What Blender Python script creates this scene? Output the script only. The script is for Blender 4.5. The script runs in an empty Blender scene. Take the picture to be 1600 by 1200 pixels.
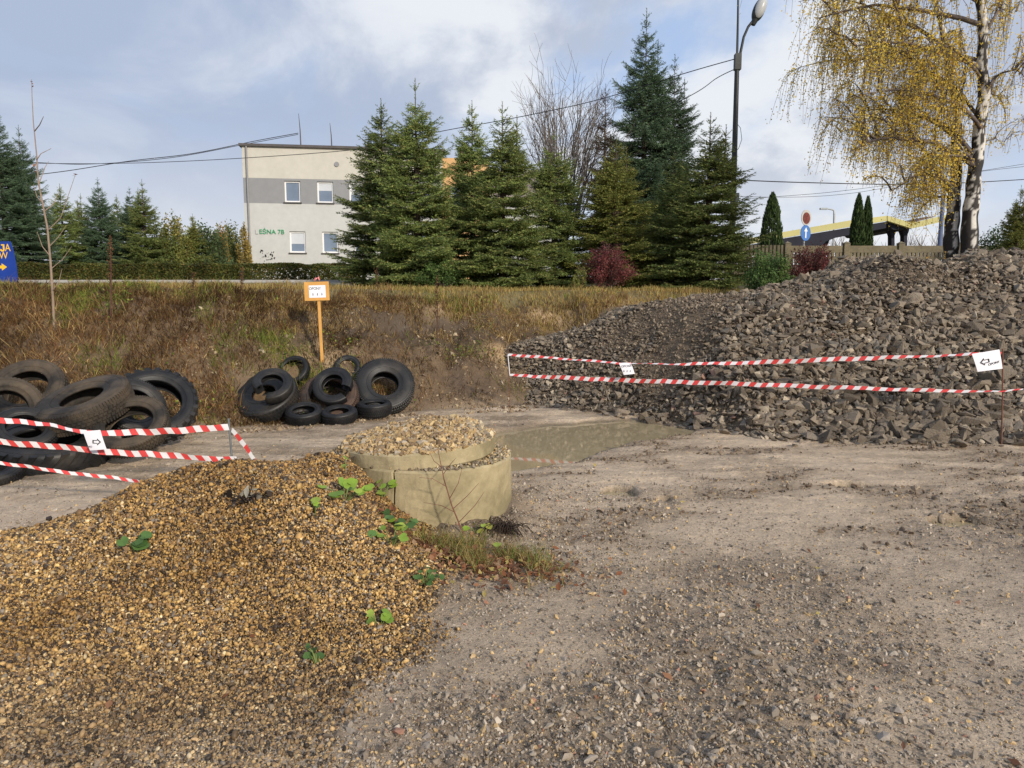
import bpy, bmesh, math, random
import numpy as np
from mathutils import Vector, Matrix
sc = bpy.context.scene
COL = sc.collection
R_ = math.radians

# ------------------------------------------------------------------ camera
FPX, HCAM, PIT = 1150.0, 1.75, R_(6.45)
cam_d = bpy.data.cameras.new("Camera"); cam = bpy.data.objects.new("Camera", cam_d); COL.objects.link(cam)
cam_d.sensor_width = 36.0; cam_d.lens = 36.0 * FPX / 1600.0
cam_d.clip_start = 0.05; cam_d.clip_end = 3000
cam.location = (0, 0, HCAM); cam.rotation_euler = (R_(90) - PIT, 0, 0)
sc.camera = cam

# ------------------------------------------------------------------ light
SUN_EL, SUN_AZ = R_(24), math.atan2(0.58, -0.815)      # azimuth measured from +Y towards +X
sun_d = bpy.data.lights.new("Sun", 'SUN'); sun = bpy.data.objects.new("Sun", sun_d); COL.objects.link(sun)
sun_d.energy = 3.3; sun_d.angle = R_(4); sun_d.color = (1.0, 0.90, 0.76)
sdir = Vector((math.sin(SUN_AZ) * math.cos(SUN_EL), math.cos(SUN_AZ) * math.cos(SUN_EL), math.sin(SUN_EL)))
sun.rotation_euler = sdir.to_track_quat('Z', 'Y').to_euler()
sun.location = (8, -8, 12)

wd = bpy.data.worlds.new("World"); sc.world = wd; wd.use_nodes = True
nt = wd.node_tree; N = nt.nodes; L = nt.links; N.clear()
def nn(t, **k):
    n = N.new(t)
    for a, b in k.items(): setattr(n, a, b)
    return n
out = nn('ShaderNodeOutputWorld'); bg = nn('ShaderNodeBackground'); bg.inputs[1].default_value = 0.1
L.new(bg.outputs[0], out.inputs[0])
sky = nn('ShaderNodeTexSky', sky_type='NISHITA', sun_disc=False, sun_elevation=SUN_EL, sun_rotation=SUN_AZ)
sky.air_density = 1.0; sky.dust_density = 1.5
tc = nn('ShaderNodeTexCoord')
sep = nn('ShaderNodeSeparateXYZ'); L.new(tc.outputs['Generated'], sep.inputs[0])
def wm(op, a, b=None, clamp=False):
    n = nn('ShaderNodeMath', operation=op, use_clamp=clamp)
    for i, s in enumerate((a, b)):
        if s is None: continue
        if isinstance(s, (int, float)): n.inputs[i].default_value = s
        else: L.new(s, n.inputs[i])
    return n.outputs[0]
zz = wm('ADD', wm('MAXIMUM', sep.outputs[2], 0.0), 0.42)
cx = wm('DIVIDE', sep.outputs[0], zz); cy = wm('DIVIDE', sep.outputs[1], zz)
cv = nn('ShaderNodeCombineXYZ'); L.new(cx, cv.inputs[0]); L.new(cy, cv.inputs[1]); cv.inputs[2].default_value = 3.7
def wnoise(scale, det, rough, off):
    m = nn('ShaderNodeMapping'); m.inputs['Location'].default_value = off; L.new(cv.outputs[0], m.inputs[0])
    n = nn('ShaderNodeTexNoise'); n.inputs['Scale'].default_value = scale; n.inputs['Detail'].default_value = det
    n.inputs['Roughness'].default_value = rough; n.inputs['Distortion'].default_value = 0.35
    L.new(m.outputs[0], n.inputs['Vector']); return n.outputs[0]
def ramp(v, a, b):
    n = nn('ShaderNodeMapRange', interpolation_type='SMOOTHSTEP'); L.new(v, n.inputs[0])
    n.inputs[1].default_value = a; n.inputs[2].default_value = b; return n.outputs[0]
def mixc(f, a, b):
    n = nn('ShaderNodeMix', data_type='RGBA')
    if isinstance(f, (int, float)): n.inputs[0].default_value = f
    else: L.new(f, n.inputs[0])
    for i, s in ((6, a), (7, b)):
        if isinstance(s, tuple): n.inputs[i].default_value = s + (1,)
        else: L.new(s, n.inputs[i])
    return n.outputs[2]
n1 = wnoise(2.0, 8, 0.58, (4.2, 2.1, 0)); n2 = wnoise(2.6, 8, 0.58, (9.1, 7.7, 0))
cover = ramp(n1, 0.30, 0.50)
shade = ramp(n2, 0.40, 0.60)
left = ramp(wm('ADD', sep.outputs[0], wm('MULTIPLY', wm('SUBTRACT', n2, 0.5), 0.9)), 0.05, -0.42)                       # the heavier cloud bank stands to the west
cloud = mixc(shade, (4.3, 4.85, 6.0), (7.2, 7.5, 8.0))
cloud = mixc(wm('MULTIPLY', left, 0.72), cloud, (3.6, 4.4, 6.0))
blue = mixc(0.8, sky.outputs[0], (4.2, 5.5, 8.0))
skyc = mixc(wm('MAXIMUM', cover, wm('MULTIPLY', left, 0.85)), blue, cloud)
hor = ramp(sep.outputs[2], 0.24, 0.03)
skyc = mixc(wm('MULTIPLY', hor, 0.55), skyc, (8.0, 8.0, 7.9))
L.new(skyc, bg.inputs[0])

sc.view_settings.view_transform = 'Standard'; sc.view_settings.look = 'None'
sc.view_settings.exposure = 0.2; sc.view_settings.gamma = 1.0
sc.cycles.max_bounces = 5; sc.cycles.diffuse_bounces = 2; sc.cycles.glossy_bounces = 2
sc.cycles.transparent_max_bounces = 6; sc.cycles.use_denoising = True

# ------------------------------------------------------------------ helpers
SP, CP = math.sin(PIT), math.cos(PIT)
def ray(u, v):
    dx, dy = (u - 800) / FPX, (600 - v) / FPX
    return np.array([dx, CP + dy * SP, -SP + dy * CP])
def at(u, v, Y):
    d = ray(u, v); s = Y / d[1]; return np.array([d[0] * s, Y, HCAM + d[2] * s])
def gnd(u, v, z=0.0):
    d = ray(u, v); s = (z - HCAM) / d[2]; return np.array([d[0] * s, d[1] * s, z])

def hash2(ix, iy, seed):
    h = (ix.astype(np.int64) * 374761393 + iy.astype(np.int64) * 668265263 + seed * 1442695041) & 0x7fffffff
    h = ((h ^ (h >> 13)) * 1274126177) & 0x7fffffff
    h = (h ^ (h >> 16)) & 0x7fffffff
    return h / float(0x7fffffff)
def vnoise(x, y, seed=0):
    x = np.asarray(x, float); y = np.asarray(y, float)
    ix, iy = np.floor(x), np.floor(y); fx, fy = x - ix, y - iy
    fx = fx * fx * (3 - 2 * fx); fy = fy * fy * (3 - 2 * fy)
    a, b = hash2(ix, iy, seed), hash2(ix + 1, iy, seed); c, d = hash2(ix, iy + 1, seed), hash2(ix + 1, iy + 1, seed)
    return (a * (1 - fx) + b * fx) * (1 - fy) + (c * (1 - fx) + d * fx) * fy - 0.5
def fbm(x, y, s, seed=0, oct=4, g=0.5):
    t = 0; a = 1.0
    for o in range(oct):
        t = t + a * vnoise(np.asarray(x) / s + 17.3 * o, np.asarray(y) / s - 9.1 * o, seed + o * 7); s = s / 2.03; a *= g
    return t
def sst(x, a, b):
    t = np.clip((np.asarray(x, float) - a) / (b - a), 0, 1); return t * t * (3 - 2 * t)

def ico(sub=0):
    bm = bmesh.new(); bmesh.ops.create_icosphere(bm, subdivisions=sub + 1, radius=1)
    bm.verts.ensure_lookup_table()
    V = np.array([v.co[:] for v in bm.verts]); F = np.array([[v.index for v in f.verts] for f in bm.faces]); bm.free(); return V, F
def hull(pts):
    bm = bmesh.new()
    for p in pts: bm.verts.new(p)
    r = bmesh.ops.convex_hull(bm, input=bm.verts)
    dead = [e for e in r['geom_interior'] if isinstance(e, bmesh.types.BMVert)] + [v for v in bm.verts if not v.link_faces]
    for v in set(dead): bm.verts.remove(v)
    bmesh.ops.triangulate(bm, faces=bm.faces[:])
    bm.verts.index_update()
    V = np.array([v.co[:] for v in bm.verts]); F = np.array([[v.index for v in f.verts] for f in bm.faces]); bm.free(); return V, F

class MB:
    """collects pieces, links them as ONE mesh"""
    def __init__(s): s.V = []; s.F = []; s.C = []; s.n = 0
    def add(s, V, F, col=None, mat=0, smooth=False):
        V = np.asarray(V, float).reshape(-1, 3); F = np.asarray(F, int)
        if len(V) == 0: return
        if col is None: col = (1, 1, 1)
        col = np.asarray(col, float)
        if col.ndim == 1: col = np.tile(col, (len(V), 1))
        s.V.append(V); s.C.append(col); s.F.append((F + s.n, mat, smooth)); s.n += len(V)
    def box(s, c, size, M=None, **k):
        h = np.array(size) / 2.0
        V = np.array([[x, y, z] for x in (-1, 1) for y in (-1, 1) for z in (-1, 1)]) * h
        if M is not None: V = V @ np.asarray(M).T
        s.add(V + np.asarray(c), [[0, 1, 3, 2], [4, 6, 7, 5], [0, 4, 5, 1], [2, 3, 7, 6], [0, 2, 6, 4], [1, 5, 7, 3]], **k)
    def tube(s, P, r, n=6, cap=True, **k):
        P = np.asarray(P, float); m = len(P); r = np.broadcast_to(np.asarray(r, float), (m,))
        T = np.gradient(P, axis=0); T /= np.linalg.norm(T, axis=1)[:, None] + 1e-9
        ref = np.array([1., 0, 0]) if abs(T[0][0]) < 0.8 else np.array([0, 1., 0])
        A = np.cross(T, ref); A /= np.linalg.norm(A, axis=1)[:, None] + 1e-9; B = np.cross(T, A)
        a = np.linspace(0, 2 * np.pi, n, endpoint=False)
        V = P[:, None] + r[:, None, None] * (np.cos(a)[None, :, None] * A[:, None] + np.sin(a)[None, :, None] * B[:, None])
        i = np.arange(m - 1)[:, None] * n; j = np.arange(n)[None]; j2 = (j + 1) % n
        F = np.stack([i + j, i + j2, i + n + j2, i + n + j], -1).reshape(-1, 4)
        V = V.reshape(-1, 3); k.setdefault('smooth', True)
        if cap and n == 4:
            F = np.vstack([F, [[3, 2, 1, 0]], [[(m - 1) * n + q for q in range(4)]]])
        s.add(V, F, **k)
        if cap and n != 4:
            for e, o in ((0, -1), (m - 1, 1)):
                ring = V[e * n:(e + 1) * n]; W = np.vstack([ring, P[e]])
                s.add(W, [[q, (q + 1) % n, n] if o > 0 else [(q + 1) % n, q, n] for q in range(n)], **k)
    def build(s, name, mats, parent=None, loc=None):
        me = bpy.data.meshes.new(name)
        V = np.concatenate(s.V); C = np.concatenate(s.C)
        me.vertices.add(len(V)); me.vertices.foreach_set('co', V.ravel())
        lv = np.concatenate([f.ravel() for f, m, q in s.F]); tot = np.concatenate([np.full(len(f), f.shape[1]) for f, m, q in s.F])
        st = np.concatenate([[0], np.cumsum(tot)[:-1]])
        me.loops.add(len(lv)); me.polygons.add(len(tot))
        me.loops.foreach_set('vertex_index', lv.astype(np.int32)); me.polygons.foreach_set('loop_start', st.astype(np.int32))
        me.polygons.foreach_set('material_index', np.concatenate([np.full(len(f), m) for f, m, q in s.F]).astype(np.int32))
        me.polygons.foreach_set('use_smooth', np.concatenate([np.full(len(f), q) for f, m, q in s.F]).astype(bool))
        at_ = me.color_attributes.new('Col', 'FLOAT_COLOR', 'POINT')
        at_.data.foreach_set('color', np.hstack([C, np.ones((len(C), 1))]).astype(np.float32).ravel())
        me.update(calc_edges=True); me.validate()
        for m in (mats if isinstance(mats, (list, tuple)) else [mats]): me.materials.append(m)
        o = bpy.data.objects.new(name, me); COL.objects.link(o)
        if parent is not None: o.parent = parent
        if loc is not None: o.location = loc
        return o

def tag(o, label, cat, group=None):
    o['label'] = label; o['category'] = cat
    if group: o['group'] = group
    return o
def thing(name, label, cat, loc=(0, 0, 0), rz=0, group=None):
    o = bpy.data.objects.new(name, None); COL.objects.link(o); o.empty_display_size = 0.2
    o.location = tuple(loc); o.rotation_euler = (0, 0, rz); return tag(o, label, cat, group)
def kind(o, k): o['kind'] = k; return o
def copy_tree(o, parent=None):
    c = o.copy(); COL.objects.link(c); c.parent = parent
    for ch in list(o.children): copy_tree(ch, c)
    return c

def mat(name, base=(1, 1, 1), rough=0.8, attr=False, var=None, bump=None, spec=0.3, objrand=0.0, metal=0.0, obj_coord=True, stain=None, transl=0.0):
    """procedural surface: base (x vertex colour) x noise variation, optional bump and stains"""
    m = bpy.data.materials.new(name); m.use_nodes = True; t = m.node_tree; b = t.nodes['Principled BSDF']
    b.inputs['Roughness'].default_value = rough; b.inputs['Metallic'].default_value = metal
    b.inputs['Specular IOR Level'].default_value = spec
    rgb = t.nodes.new('ShaderNodeRGB'); rgb.outputs[0].default_value = tuple(base) + (1,); c = rgb.outputs[0]
    def mul(a, bb):
        x = t.nodes.new('ShaderNodeMix'); x.data_type = 'RGBA'; x.blend_type = 'MULTIPLY'; x.inputs[0].default_value = 1
        t.links.new(a, x.inputs[6]); t.links.new(bb, x.inputs[7]); return x.outputs[2]
    if attr:
        a = t.nodes.new('ShaderNodeAttribute'); a.attribute_name = 'Col'; c = mul(c, a.outputs['Color'])
    tcn = t.nodes.new('ShaderNodeTexCoord'); co = tcn.outputs['Object'] if obj_coord else None
    if co is None:
        g = t.nodes.new('ShaderNodeNewGeometry'); co = g.outputs['Position']
    def noise(scale, det=5, ro=0.6):
        n = t.nodes.new('ShaderNodeTexNoise'); n.inputs['Scale'].default_value = scale; n.inputs['Detail'].default_value = det
        n.inputs['Roughness'].default_value = ro; t.links.new(co, n.inputs['Vector']); return n.outputs[0]
    if var:
        for sca, amt in ([var] if isinstance(var[0], (int, float)) else var):
            r = t.nodes.new('ShaderNodeMapRange'); t.links.new(noise(sca), r.inputs[0])
            r.inputs[1].default_value = 0.3; r.inputs[2].default_value = 0.7
            r.inputs[3].default_value = 1 - amt; r.inputs[4].default_value = 1 + amt
            c = mul(c, r.outputs[0])
    if stain:
        sca, lo, hi, colr, amt = stain
        r = t.nodes.new('ShaderNodeMapRange'); t.links.new(noise(sca, 6, 0.65), r.inputs[0]); r.inputs[1].default_value = lo; r.inputs[2].default_value = hi
        r.inputs[4].default_value = amt
        x = t.nodes.new('ShaderNodeMix'); x.data_type = 'RGBA'; t.links.new(r.outputs[0], x.inputs[0]); t.links.new(c, x.inputs[6])
        x.inputs[7].default_value = tuple(colr) + (1,); c = x.outputs[2]
    if objrand:
        oi = t.nodes.new('ShaderNodeObjectInfo'); r = t.nodes.new('ShaderNodeMapRange'); t.links.new(oi.outputs['Random'], r.inputs[0])
        r.inputs[3].default_value = 1 - objrand; r.inputs[4].default_value = 1 + objrand; c = mul(c, r.outputs[0])
    t.links.new(c, b.inputs['Base Color'])
    if bump:
        prev = None
        for sca, st, dist in ([bump] if isinstance(bump[0], (int, float)) else bump):
            bn = t.nodes.new('ShaderNodeBump'); bn.inputs['Strength'].default_value = st; bn.inputs['Distance'].default_value = dist
            t.links.new(noise(sca, 6), bn.inputs['Height'])
            if prev: t.links.new(prev, bn.inputs['Normal'])
            prev = bn.outputs[0]
        t.links.new(prev, b.inputs['Normal'])
    if transl:
        tr_ = t.nodes.new('ShaderNodeBsdfTranslucent'); t.links.new(c, tr_.inputs[0]); mx = t.nodes.new('ShaderNodeMixShader'); mx.inputs[0].default_value = transl
        t.links.new(b.outputs[0], mx.inputs[1]); t.links.new(tr_.outputs[0], mx.inputs[2]); t.links.new(mx.outputs[0], t.nodes['Material Output'].inputs[0])
    return m

def rot_rand(rng, n):
    q = rng.normal(size=(n, 4)); q /= np.linalg.norm(q, axis=1)[:, None]; w, x, y, z = q.T
    return np.stack([np.stack([1 - 2 * (y * y + z * z), 2 * (x * y - z * w), 2 * (x * z + y * w)], -1),
                     np.stack([2 * (x * y + z * w), 1 - 2 * (x * x + z * z), 2 * (y * z - x * w)], -1),
                     np.stack([2 * (x * z - y * w), 2 * (y * z + x * w), 1 - 2 * (x * x + y * y)], -1)], 1)
def scatter(mb, variants, pos, Rm, scl, cols, rng, smooth=False, mat=0):
    k = rng.integers(0, len(variants), len(pos))
    for i, (V, F) in enumerate(variants):
        w = np.where(k == i)[0]
        if not len(w): continue
        P = np.einsum('nij,nkj->nki', Rm[w], V[None] * scl[w][:, None, :]) + pos[w][:, None]
        FF = (F[None] + (np.arange(len(w)) * len(V))[:, None, None]).reshape(-1, 3)
        mb.add(P.reshape(-1, 3), FF, col=np.repeat(cols[w], len(V), 0), smooth=smooth, mat=mat)
def pick(rng, n, pal, wts, jit=0.2):
    pal = np.array(pal); w = np.array(wts, float); w /= w.sum()
    c = pal[rng.choice(len(pal), n, p=w)] * (1 + jit * rng.uniform(-1, 1, (n, 1)))
    return np.clip(c, 0.005, 1)

# ------------------------------------------------------------------ terrain
PUD = np.array([(-.7, 9.7), (.1, 10.1), (.9, 10.7), (1.9, 10.8), (2.75, 10.25), (2.6, 9.85), (1.95, 9.45), (1.25, 8.85), (.7, 7.95), (0, 7.5), (-.7, 7.5)])
def poly_sd(x, y, P):
    x = np.asarray(x, float); y = np.asarray(y, float); d = np.full(x.shape, 1e9); ins = np.zeros(x.shape, bool); n = len(P)
    for i in range(n):
        a, b = P[i], P[(i + 1) % n]; e = b - a; wx, wy = x - a[0], y - a[1]
        t = np.clip((wx * e[0] + wy * e[1]) / (e @ e), 0, 1); d = np.minimum(d, np.hypot(wx - t * e[0], wy - t * e[1]))
        c = ((a[1] <= y) != (b[1] <= y)) & (x < (b[0] - a[0]) * (y - a[1]) / (b[1] - a[1] + 1e-12) + a[0]); ins ^= c
    return np.where(ins, -d, d)
DIPS = [tuple(gnd(970, 770)[:2]) + (.12, .16), tuple(gnd(1502, 817)[:2]) + (.17, .11), tuple(gnd(1040, 783)[:2]) + (.05, .07), tuple(gnd(1325, 760)[:2]) + (.18, .10), tuple(gnd(1160, 662)[:2]) + (.2, .16)]
def foot(x): return np.interp(x, [-12, -6.5, -4.1, -3, -2, 0, 2, 5, 9], [8.6, 9.0, 9.9, 10.6, 11.25, 12.2, 12.6, 12.9, 13])
WAT = -0.035
def T(x, y):
    x = np.asarray(x, float); y = np.asarray(y, float)
    yard = fbm(x, y, 1.6, 3, 3) * .035 + fbm(x, y, .33, 5, 3) * .016 + fbm(x * .45, y * 2.2, .35, 15, 3) * .030 * sst(y, 5.2, 7.2)
    rough = np.clip(fbm(x, y, .9, 31, 3) + .1, 0, 1) * 1.6
    yard = yard + np.abs(fbm(x, y, .10, 8, 3)) * .045 * (rough + .25)
    d_ = np.hypot((x - 1.32) / .45, (y - 2.95) / .22); yard = yard + .012 * np.sin((x * .5 + y) * 2 * np.pi / .11) * (1 - sst(d_, .6, 1.1))
    yard = yard + 0.012
    trk = np.abs(((x - .25 * y + 4.0) % 1.0) - .5)                       # no regular ruts, only a worn lane on the right
    sd = poly_sd(x + fbm(x, y, .5, 21, 3) * .25, y + fbm(x, y, .4, 22, 3) * .35, PUD)
    yard = yard * sst(sd, -.15, .25) + (-.085) * (1 - sst(sd, -.35, .12))
    dr = np.hypot(x + .67, y - 5.97); yard = yard + .10 * np.exp(-((dr - .62) / .26) ** 2) * sst(y - .6 * x, 6.7, 6.1) * (1 + 1.2 * fbm(x, y, .2, 23, 3))
    for cx_, cy_, rx, ry in DIPS:
        d = np.hypot((x - cx_) / rx, (y - cy_) / ry) + fbm(x, y, .14, 41, 2) * .6
        yard = yard * sst(d, .7, 1.4) - .10 * (1 - sst(d, .85, 1.4))
    f = foot(x) + fbm(x, x * 0 + 3.3, 1.3, 9, 3) * .5; W = np.interp(x, [-7, -3, -1, 2], [2.6, 2.7, 2.9, 3.0])
    t = (y - f) / W
    veg = np.interp(x, [-4.5, -2.5], [1, 0])
    pA = np.interp(t, [0, .2, .8, 1.05, 3], [0, .16, .86, 1.0, 1.0]); pB = np.interp(t, [0, .08, .5, .74, .82, 1.15, 3], [0, .1, .44, .62, .82, 1.0, 1.0])
    prof = pA * veg + pB * (1 - veg)
    bank = 1.95 * prof
    bm_ = sst(t, .0, .3) * (1 - sst(t, .95, 1.2))
    gully = fbm(x * 1.0, y * .25, .5, 12, 3) * .22
    bank = bank + bm_ * (fbm(x, y, .8, 11, 4) * .2 + gully + fbm(x, y * .8, .16, 16, 3) * .07)
    bank = bank + .012 * np.clip(y - f - W, 0, 7) + .30 * sst(y, 20.3, 22) + sst(t, .9, 1.3) * fbm(x, y, 1.5, 14, 3) * .08 * (1 - sst(y, 19, 21))
    w = sst(t, -.06, .06)
    return np.where(t < -.06, yard, yard * (1 - w) + bank * np.maximum(w, 0) + 0)
def G(x, y):                                                              # thickness of the golden gravel mound
    x = np.asarray(x, float); y = np.asarray(y, float)
    g = lambda cx_, cy_, a, sx, sy: a * np.exp(-((x - cx_) / sx) ** 2 - ((y - cy_) / sy) ** 2)
    z = g(-1.90, 4.85, .575, .84, .72) + g(-3.0, 4.6, .20, .9, .70) + g(-1.30, 5.42, .36, .40, .42) + g(-1.1, 4.6, .20, .62, .62) + g(-2.1, 4.0, .07, 1.2, .7)
    return z + fbm(x, y, .5, 51, 3) * .05 * np.clip(z * 4, 0, 1)
def pfoot(x): return np.interp(x, [-.6, .3, 1.0, 2.3, 3.15, 4.7, 9, 14], [13.2, 12.3, 11.75, 10.6, 9.25, 9.1, 9.0, 9.3])
def pcap(x): return np.interp(x, [-.6, .4, 1.2, 2.26, 3.65, 4.7, 5.5, 6.3, 9, 13], [.75, .95, 1.22, 1.58, 1.86, 1.97, 2.2, 2.42, 2.5, 2.3])
def P(x, y):                                                              # rubble pile surface
    x = np.asarray(x, float); y = np.asarray(y, float)
    a = .74 * (y - pfoot(x)); c = pcap(x) + fbm(x, y, 1.1, 63, 3) * .22
    k = .25; h = np.clip(.5 + .5 * (c - a) / k, 0, 1); z = c * (1 - h) + a * h - k * h * (1 - h)
    z = z - .5 * np.clip(y - 14.2, 0, 9)
    return z + fbm(x, y, .8, 61, 4) * .16

def grid_mesh(xs, ys, Z):
    X, Y = np.meshgrid(xs, ys); V = np.stack([X, Y, Z(X, Y)], -1).reshape(-1, 3); nx, ny = len(xs), len(ys)
    i = np.arange(ny - 1)[:, None] * nx; j = np.arange(nx - 1)[None]
    return V, np.stack([i + j, i + j + 1, i + nx + j + 1, i + nx + j], -1).reshape(-1, 4)
def far(a, b, n): return np.geomspace(a, b, n)

m_ground = mat('muddy_ground', attr=True, rough=.62, spec=.5, var=[(2.5, .10), (22, .20), (90, .22)], bump=[(14, .5, .04), (60, .6, .02), (170, .5, .008)])
# wetness drives the gloss of the mud
t_ = m_ground.node_tree; bs = t_.nodes['Principled BSDF']
tcn = t_.nodes.new('ShaderNodeTexCoord'); nz = t_.nodes.new('ShaderNodeTexNoise'); nz.inputs['Scale'].default_value = .8; nz.inputs['Detail'].default_value = 6
t_.links.new(tcn.outputs['Object'], nz.inputs['Vector']); mr = t_.nodes.new('ShaderNodeMapRange'); t_.links.new(nz.outputs[0], mr.inputs[0])
mr.inputs[1].default_value = .38; mr.inputs[2].default_value = .62; mr.inputs[3].default_value = .30; mr.inputs[4].default_value = .75
t_.links.new(mr.outputs[0], bs.inputs['Roughness'])

xs = np.concatenate([-far(7.5, 900, 40)[::-1], np.arange(-7.4, 8.2, .03), far(8.3, 900, 40)])
ys = np.concatenate([np.array([-900, -300, -90, -30, -12, -6, -3, -1, .3]), np.arange(1.2, 13.2, .03), np.arange(13.2, 17, .07), far(17.1, 1500, 60)])
V, F = grid_mesh(xs, ys, T)
x, y, z = V.T
tt = (y - foot(x)) / 2.8
mudA = np.array([.50, .388, .272]); mudB = np.array([.27, .20, .132]); soil = np.array([.115, .074, .040]); soil2 = np.array([.36, .25, .135]); straw = np.array([.16, .13, .055]); wet = np.array([.19, .145, .09])
nzv = np.clip(fbm(x, y, .9, 31, 4) * 1.3 + .38 + .9 * fbm(x * .5, y * 1.6, .35, 35, 3) * sst(y, 4, 6.5) + .5 * fbm(x, y, .14, 36, 3), 0, 1)[:, None]
c = mudA * (1 - nzv) + mudB * nzv
near = (1 - sst(y, 4.2, 6.5))[:, None]; c = c * (1 - near * .12)
shore = (1 - sst(z, -.025, .006))[:, None]; c = c * (1 - shore) + wet * shore
bk = sst(tt, -.1, .12)[:, None]; ns = np.clip(fbm(x, y, .8, 71, 4) * 1.6 + .45, 0, 1)[:, None]
ns = ns * np.interp(x, [-4.2, -2.8], [.12, 1])[:, None]; ns = ns * (1 - .9 * sst(x, -1.9, -1.2) * (1 - sst(tt + .15 * fbm(x, y, .4, 78, 3), .26, .42)))[:, None]; c = c * (1 - bk) + (soil * (1 - ns) + soil2 * ns) * bk
lipn = np.interp(x, [-4.5, -3], [.25, 1]) * sst(tt + fbm(x, y, .5, 77, 3) * .12, .58, .66) * (1 - sst(tt, .82, .88)); lipn = lipn[:, None]; c = c * (1 - lipn) + np.array([.075, .05, .028]) * lipn  # dark topsoil band along the lip, also painting in the undercut's shade
up = sst(tt, .88, 1.1)[:, None]; c = c * (1 - up) + straw * up
sk = (np.exp(-((np.hypot(x + .67, y - 5.97) - .62) / .30) ** 2) * sst(y - .6 * x, 6.8, 6.2))[:, None]; c = c * (1 - .85 * sk) + np.array([.11, .08, .052]) * .85 * sk
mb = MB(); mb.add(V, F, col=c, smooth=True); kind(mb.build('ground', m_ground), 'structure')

# puddles: flat muddy water lying in the dips of the ground
m_wat = mat('muddy_water', (.34, .275, .165), rough=.03, spec=.5, bump=(9, .015, .01))
def puddle(poly):
    c = poly.mean(0); V = np.array([[p[0], p[1], WAT] for p in poly]); mb = MB(); mb.add(V, np.array([list(range(len(V)))])); kind(mb.build('puddle', m_wat), 'structure')
c_ = PUD.mean(0); puddle(c_ + (PUD - c_) * 1.12 + np.array([0, 0]))
for cx_, cy_, rx, ry in DIPS:
    a = np.linspace(0, 2 * np.pi, 20, endpoint=False); puddle(np.stack([cx_ + rx * 1.4 * np.cos(a), cy_ + ry * 1.4 * np.sin(a)], -1))

# road and kerb on the upper level
m_asph = mat('asphalt', (.06, .06, .062), rough=.85, var=(3, .2), bump=(60, .3, .01))
m_kerb = mat('kerb_concrete', (.36, .355, .34), rough=.8, var=(4, .12))
def zr(y): return T(np.array([0.]), np.array([y]))[0]
mb = MB(); zt = float(zr(22.6)); mb.box((-17, 23.6, zt - .07), (28, 2.6, .10)); kind(mb.build('road', m_asph), 'structure')
mb = MB(); mb.box((-17, 22.2, zt - .03), (28, .16, .13)); kind(mb.build('kerb_strip', m_kerb), 'structure')

# ------------------------------------------------------------------ golden gravel mound (stuff)
rng = np.random.default_rng(5)
ringc = np.array([-.67, 5.97])
def gmask(x, y):
    edge = np.interp(y, [2.0, 2.6, 3.2, 4.1, 4.7, 5.3, 6], [-.55, -.62, -.62, -.36, -.38, -.55, -1.0]) + fbm(x, y, .5, 77, 3) * .35
    e = sst(edge - x, -.12, .25)
    back = 1 - sst(y, 5.7, 6.3 + 0 * x)
    thick = sst(G(x, y), .03, .10)
    front = 1 - sst(y, 4.3, 4.8)
    return np.clip(np.maximum(thick * (1 - sst(x, -.55, -.3)), front) * e, 0, 1) * np.where(np.hypot(x - ringc[0], y - ringc[1]) < .63, 0, 1)
m_grav = mat('gravel', attr=True, rough=.55, spec=.35, var=(60, .18))
m_gbase = mat('gravel_bed', (.16, .105, .05), rough=.9, var=[(30, .45), (90, .4)], bump=[(45, 1.0, .03), (110, .8, .015)])
def pebbles(rng, sub, n, flat=.75, j=.22):
    out_ = []
    for i in range(n):
        V, F = ico(sub); V = V * (1 + j * rng.uniform(-1, 1, (len(V), 1))); V = V * np.array([1.15, .9, flat]); out_.append((V, F))
    return out_
peb0 = pebbles(rng, 0, 14); peb1 = pebbles(rng, 1, 10, .7, .13)
angs = []
for i in range(18):
    p = rng.normal(size=(13, 3)); p /= np.linalg.norm(p, axis=1)[:, None]; p = p * rng.uniform(.75, 1.1, (13, 1)) * np.array([1.15, .85, .62]); angs.append(hull(p))
mb = MB()
gx = np.arange(-6.5, .6, .06); gy = np.arange(1.3, 7.0, .06)
V, F = grid_mesh(gx, gy, lambda X, Y: T(X, Y) * 0 + G(X, Y) - .012 + np.minimum(T(X, Y), .03) * (1 - sst(G(X, Y), .02, .2)))
V[:, 2] -= .006; kz = ((G(V[:, 0], V[:, 1]) > .03) & (gmask(V[:, 0], V[:, 1]) > .45))[F].all(1); mb.add(V, F[kz], smooth=True, mat=1)
n = 480000
px = rng.uniform(-4.6, .2, n); py = rng.uniform(2.0, 6.4, n)
keep = rng.uniform(size=n) < gmask(px, py) * np.interp(py, [2, 3.4, 5, 6.4], [1, .95, .8, .6]); keep &= np.abs(px) < py * .80 + .5
px, py = px[keep], py[keep]; n = len(px)
r = np.clip(rng.lognormal(math.log(.0064), .38, n), .0032, .016); big = rng.uniform(size=n) < .006; r[big] *= rng.uniform(1.4, 2.2, big.sum()); r *= np.interp(py, [2, 3.4, 4.2], [.72, .85, 1.0])
gsurf = lambda x, y: G(x, y) + np.minimum(T(x, y), .03) * (1 - sst(G(x, y), .02, .2))
pz = gsurf(px, py) + rng.uniform(-.3, 1.0, n) * r - .004
GP = [(.45, .28, .095), (.34, .195, .065), (.18, .105, .045), (.05, .032, .018), (.24, .185, .125), (.54, .40, .21), (.17, .14, .11)]
cols = pick(rng, n, GP, [21, 24, 23, 24, 6, 4, 4], .36)
patch = np.clip(fbm(px, py, .6, 81, 3) * 1.2, -.4, .4)[:, None]; cols *= (1 + patch * np.array([.5, .6, .8]))
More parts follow.
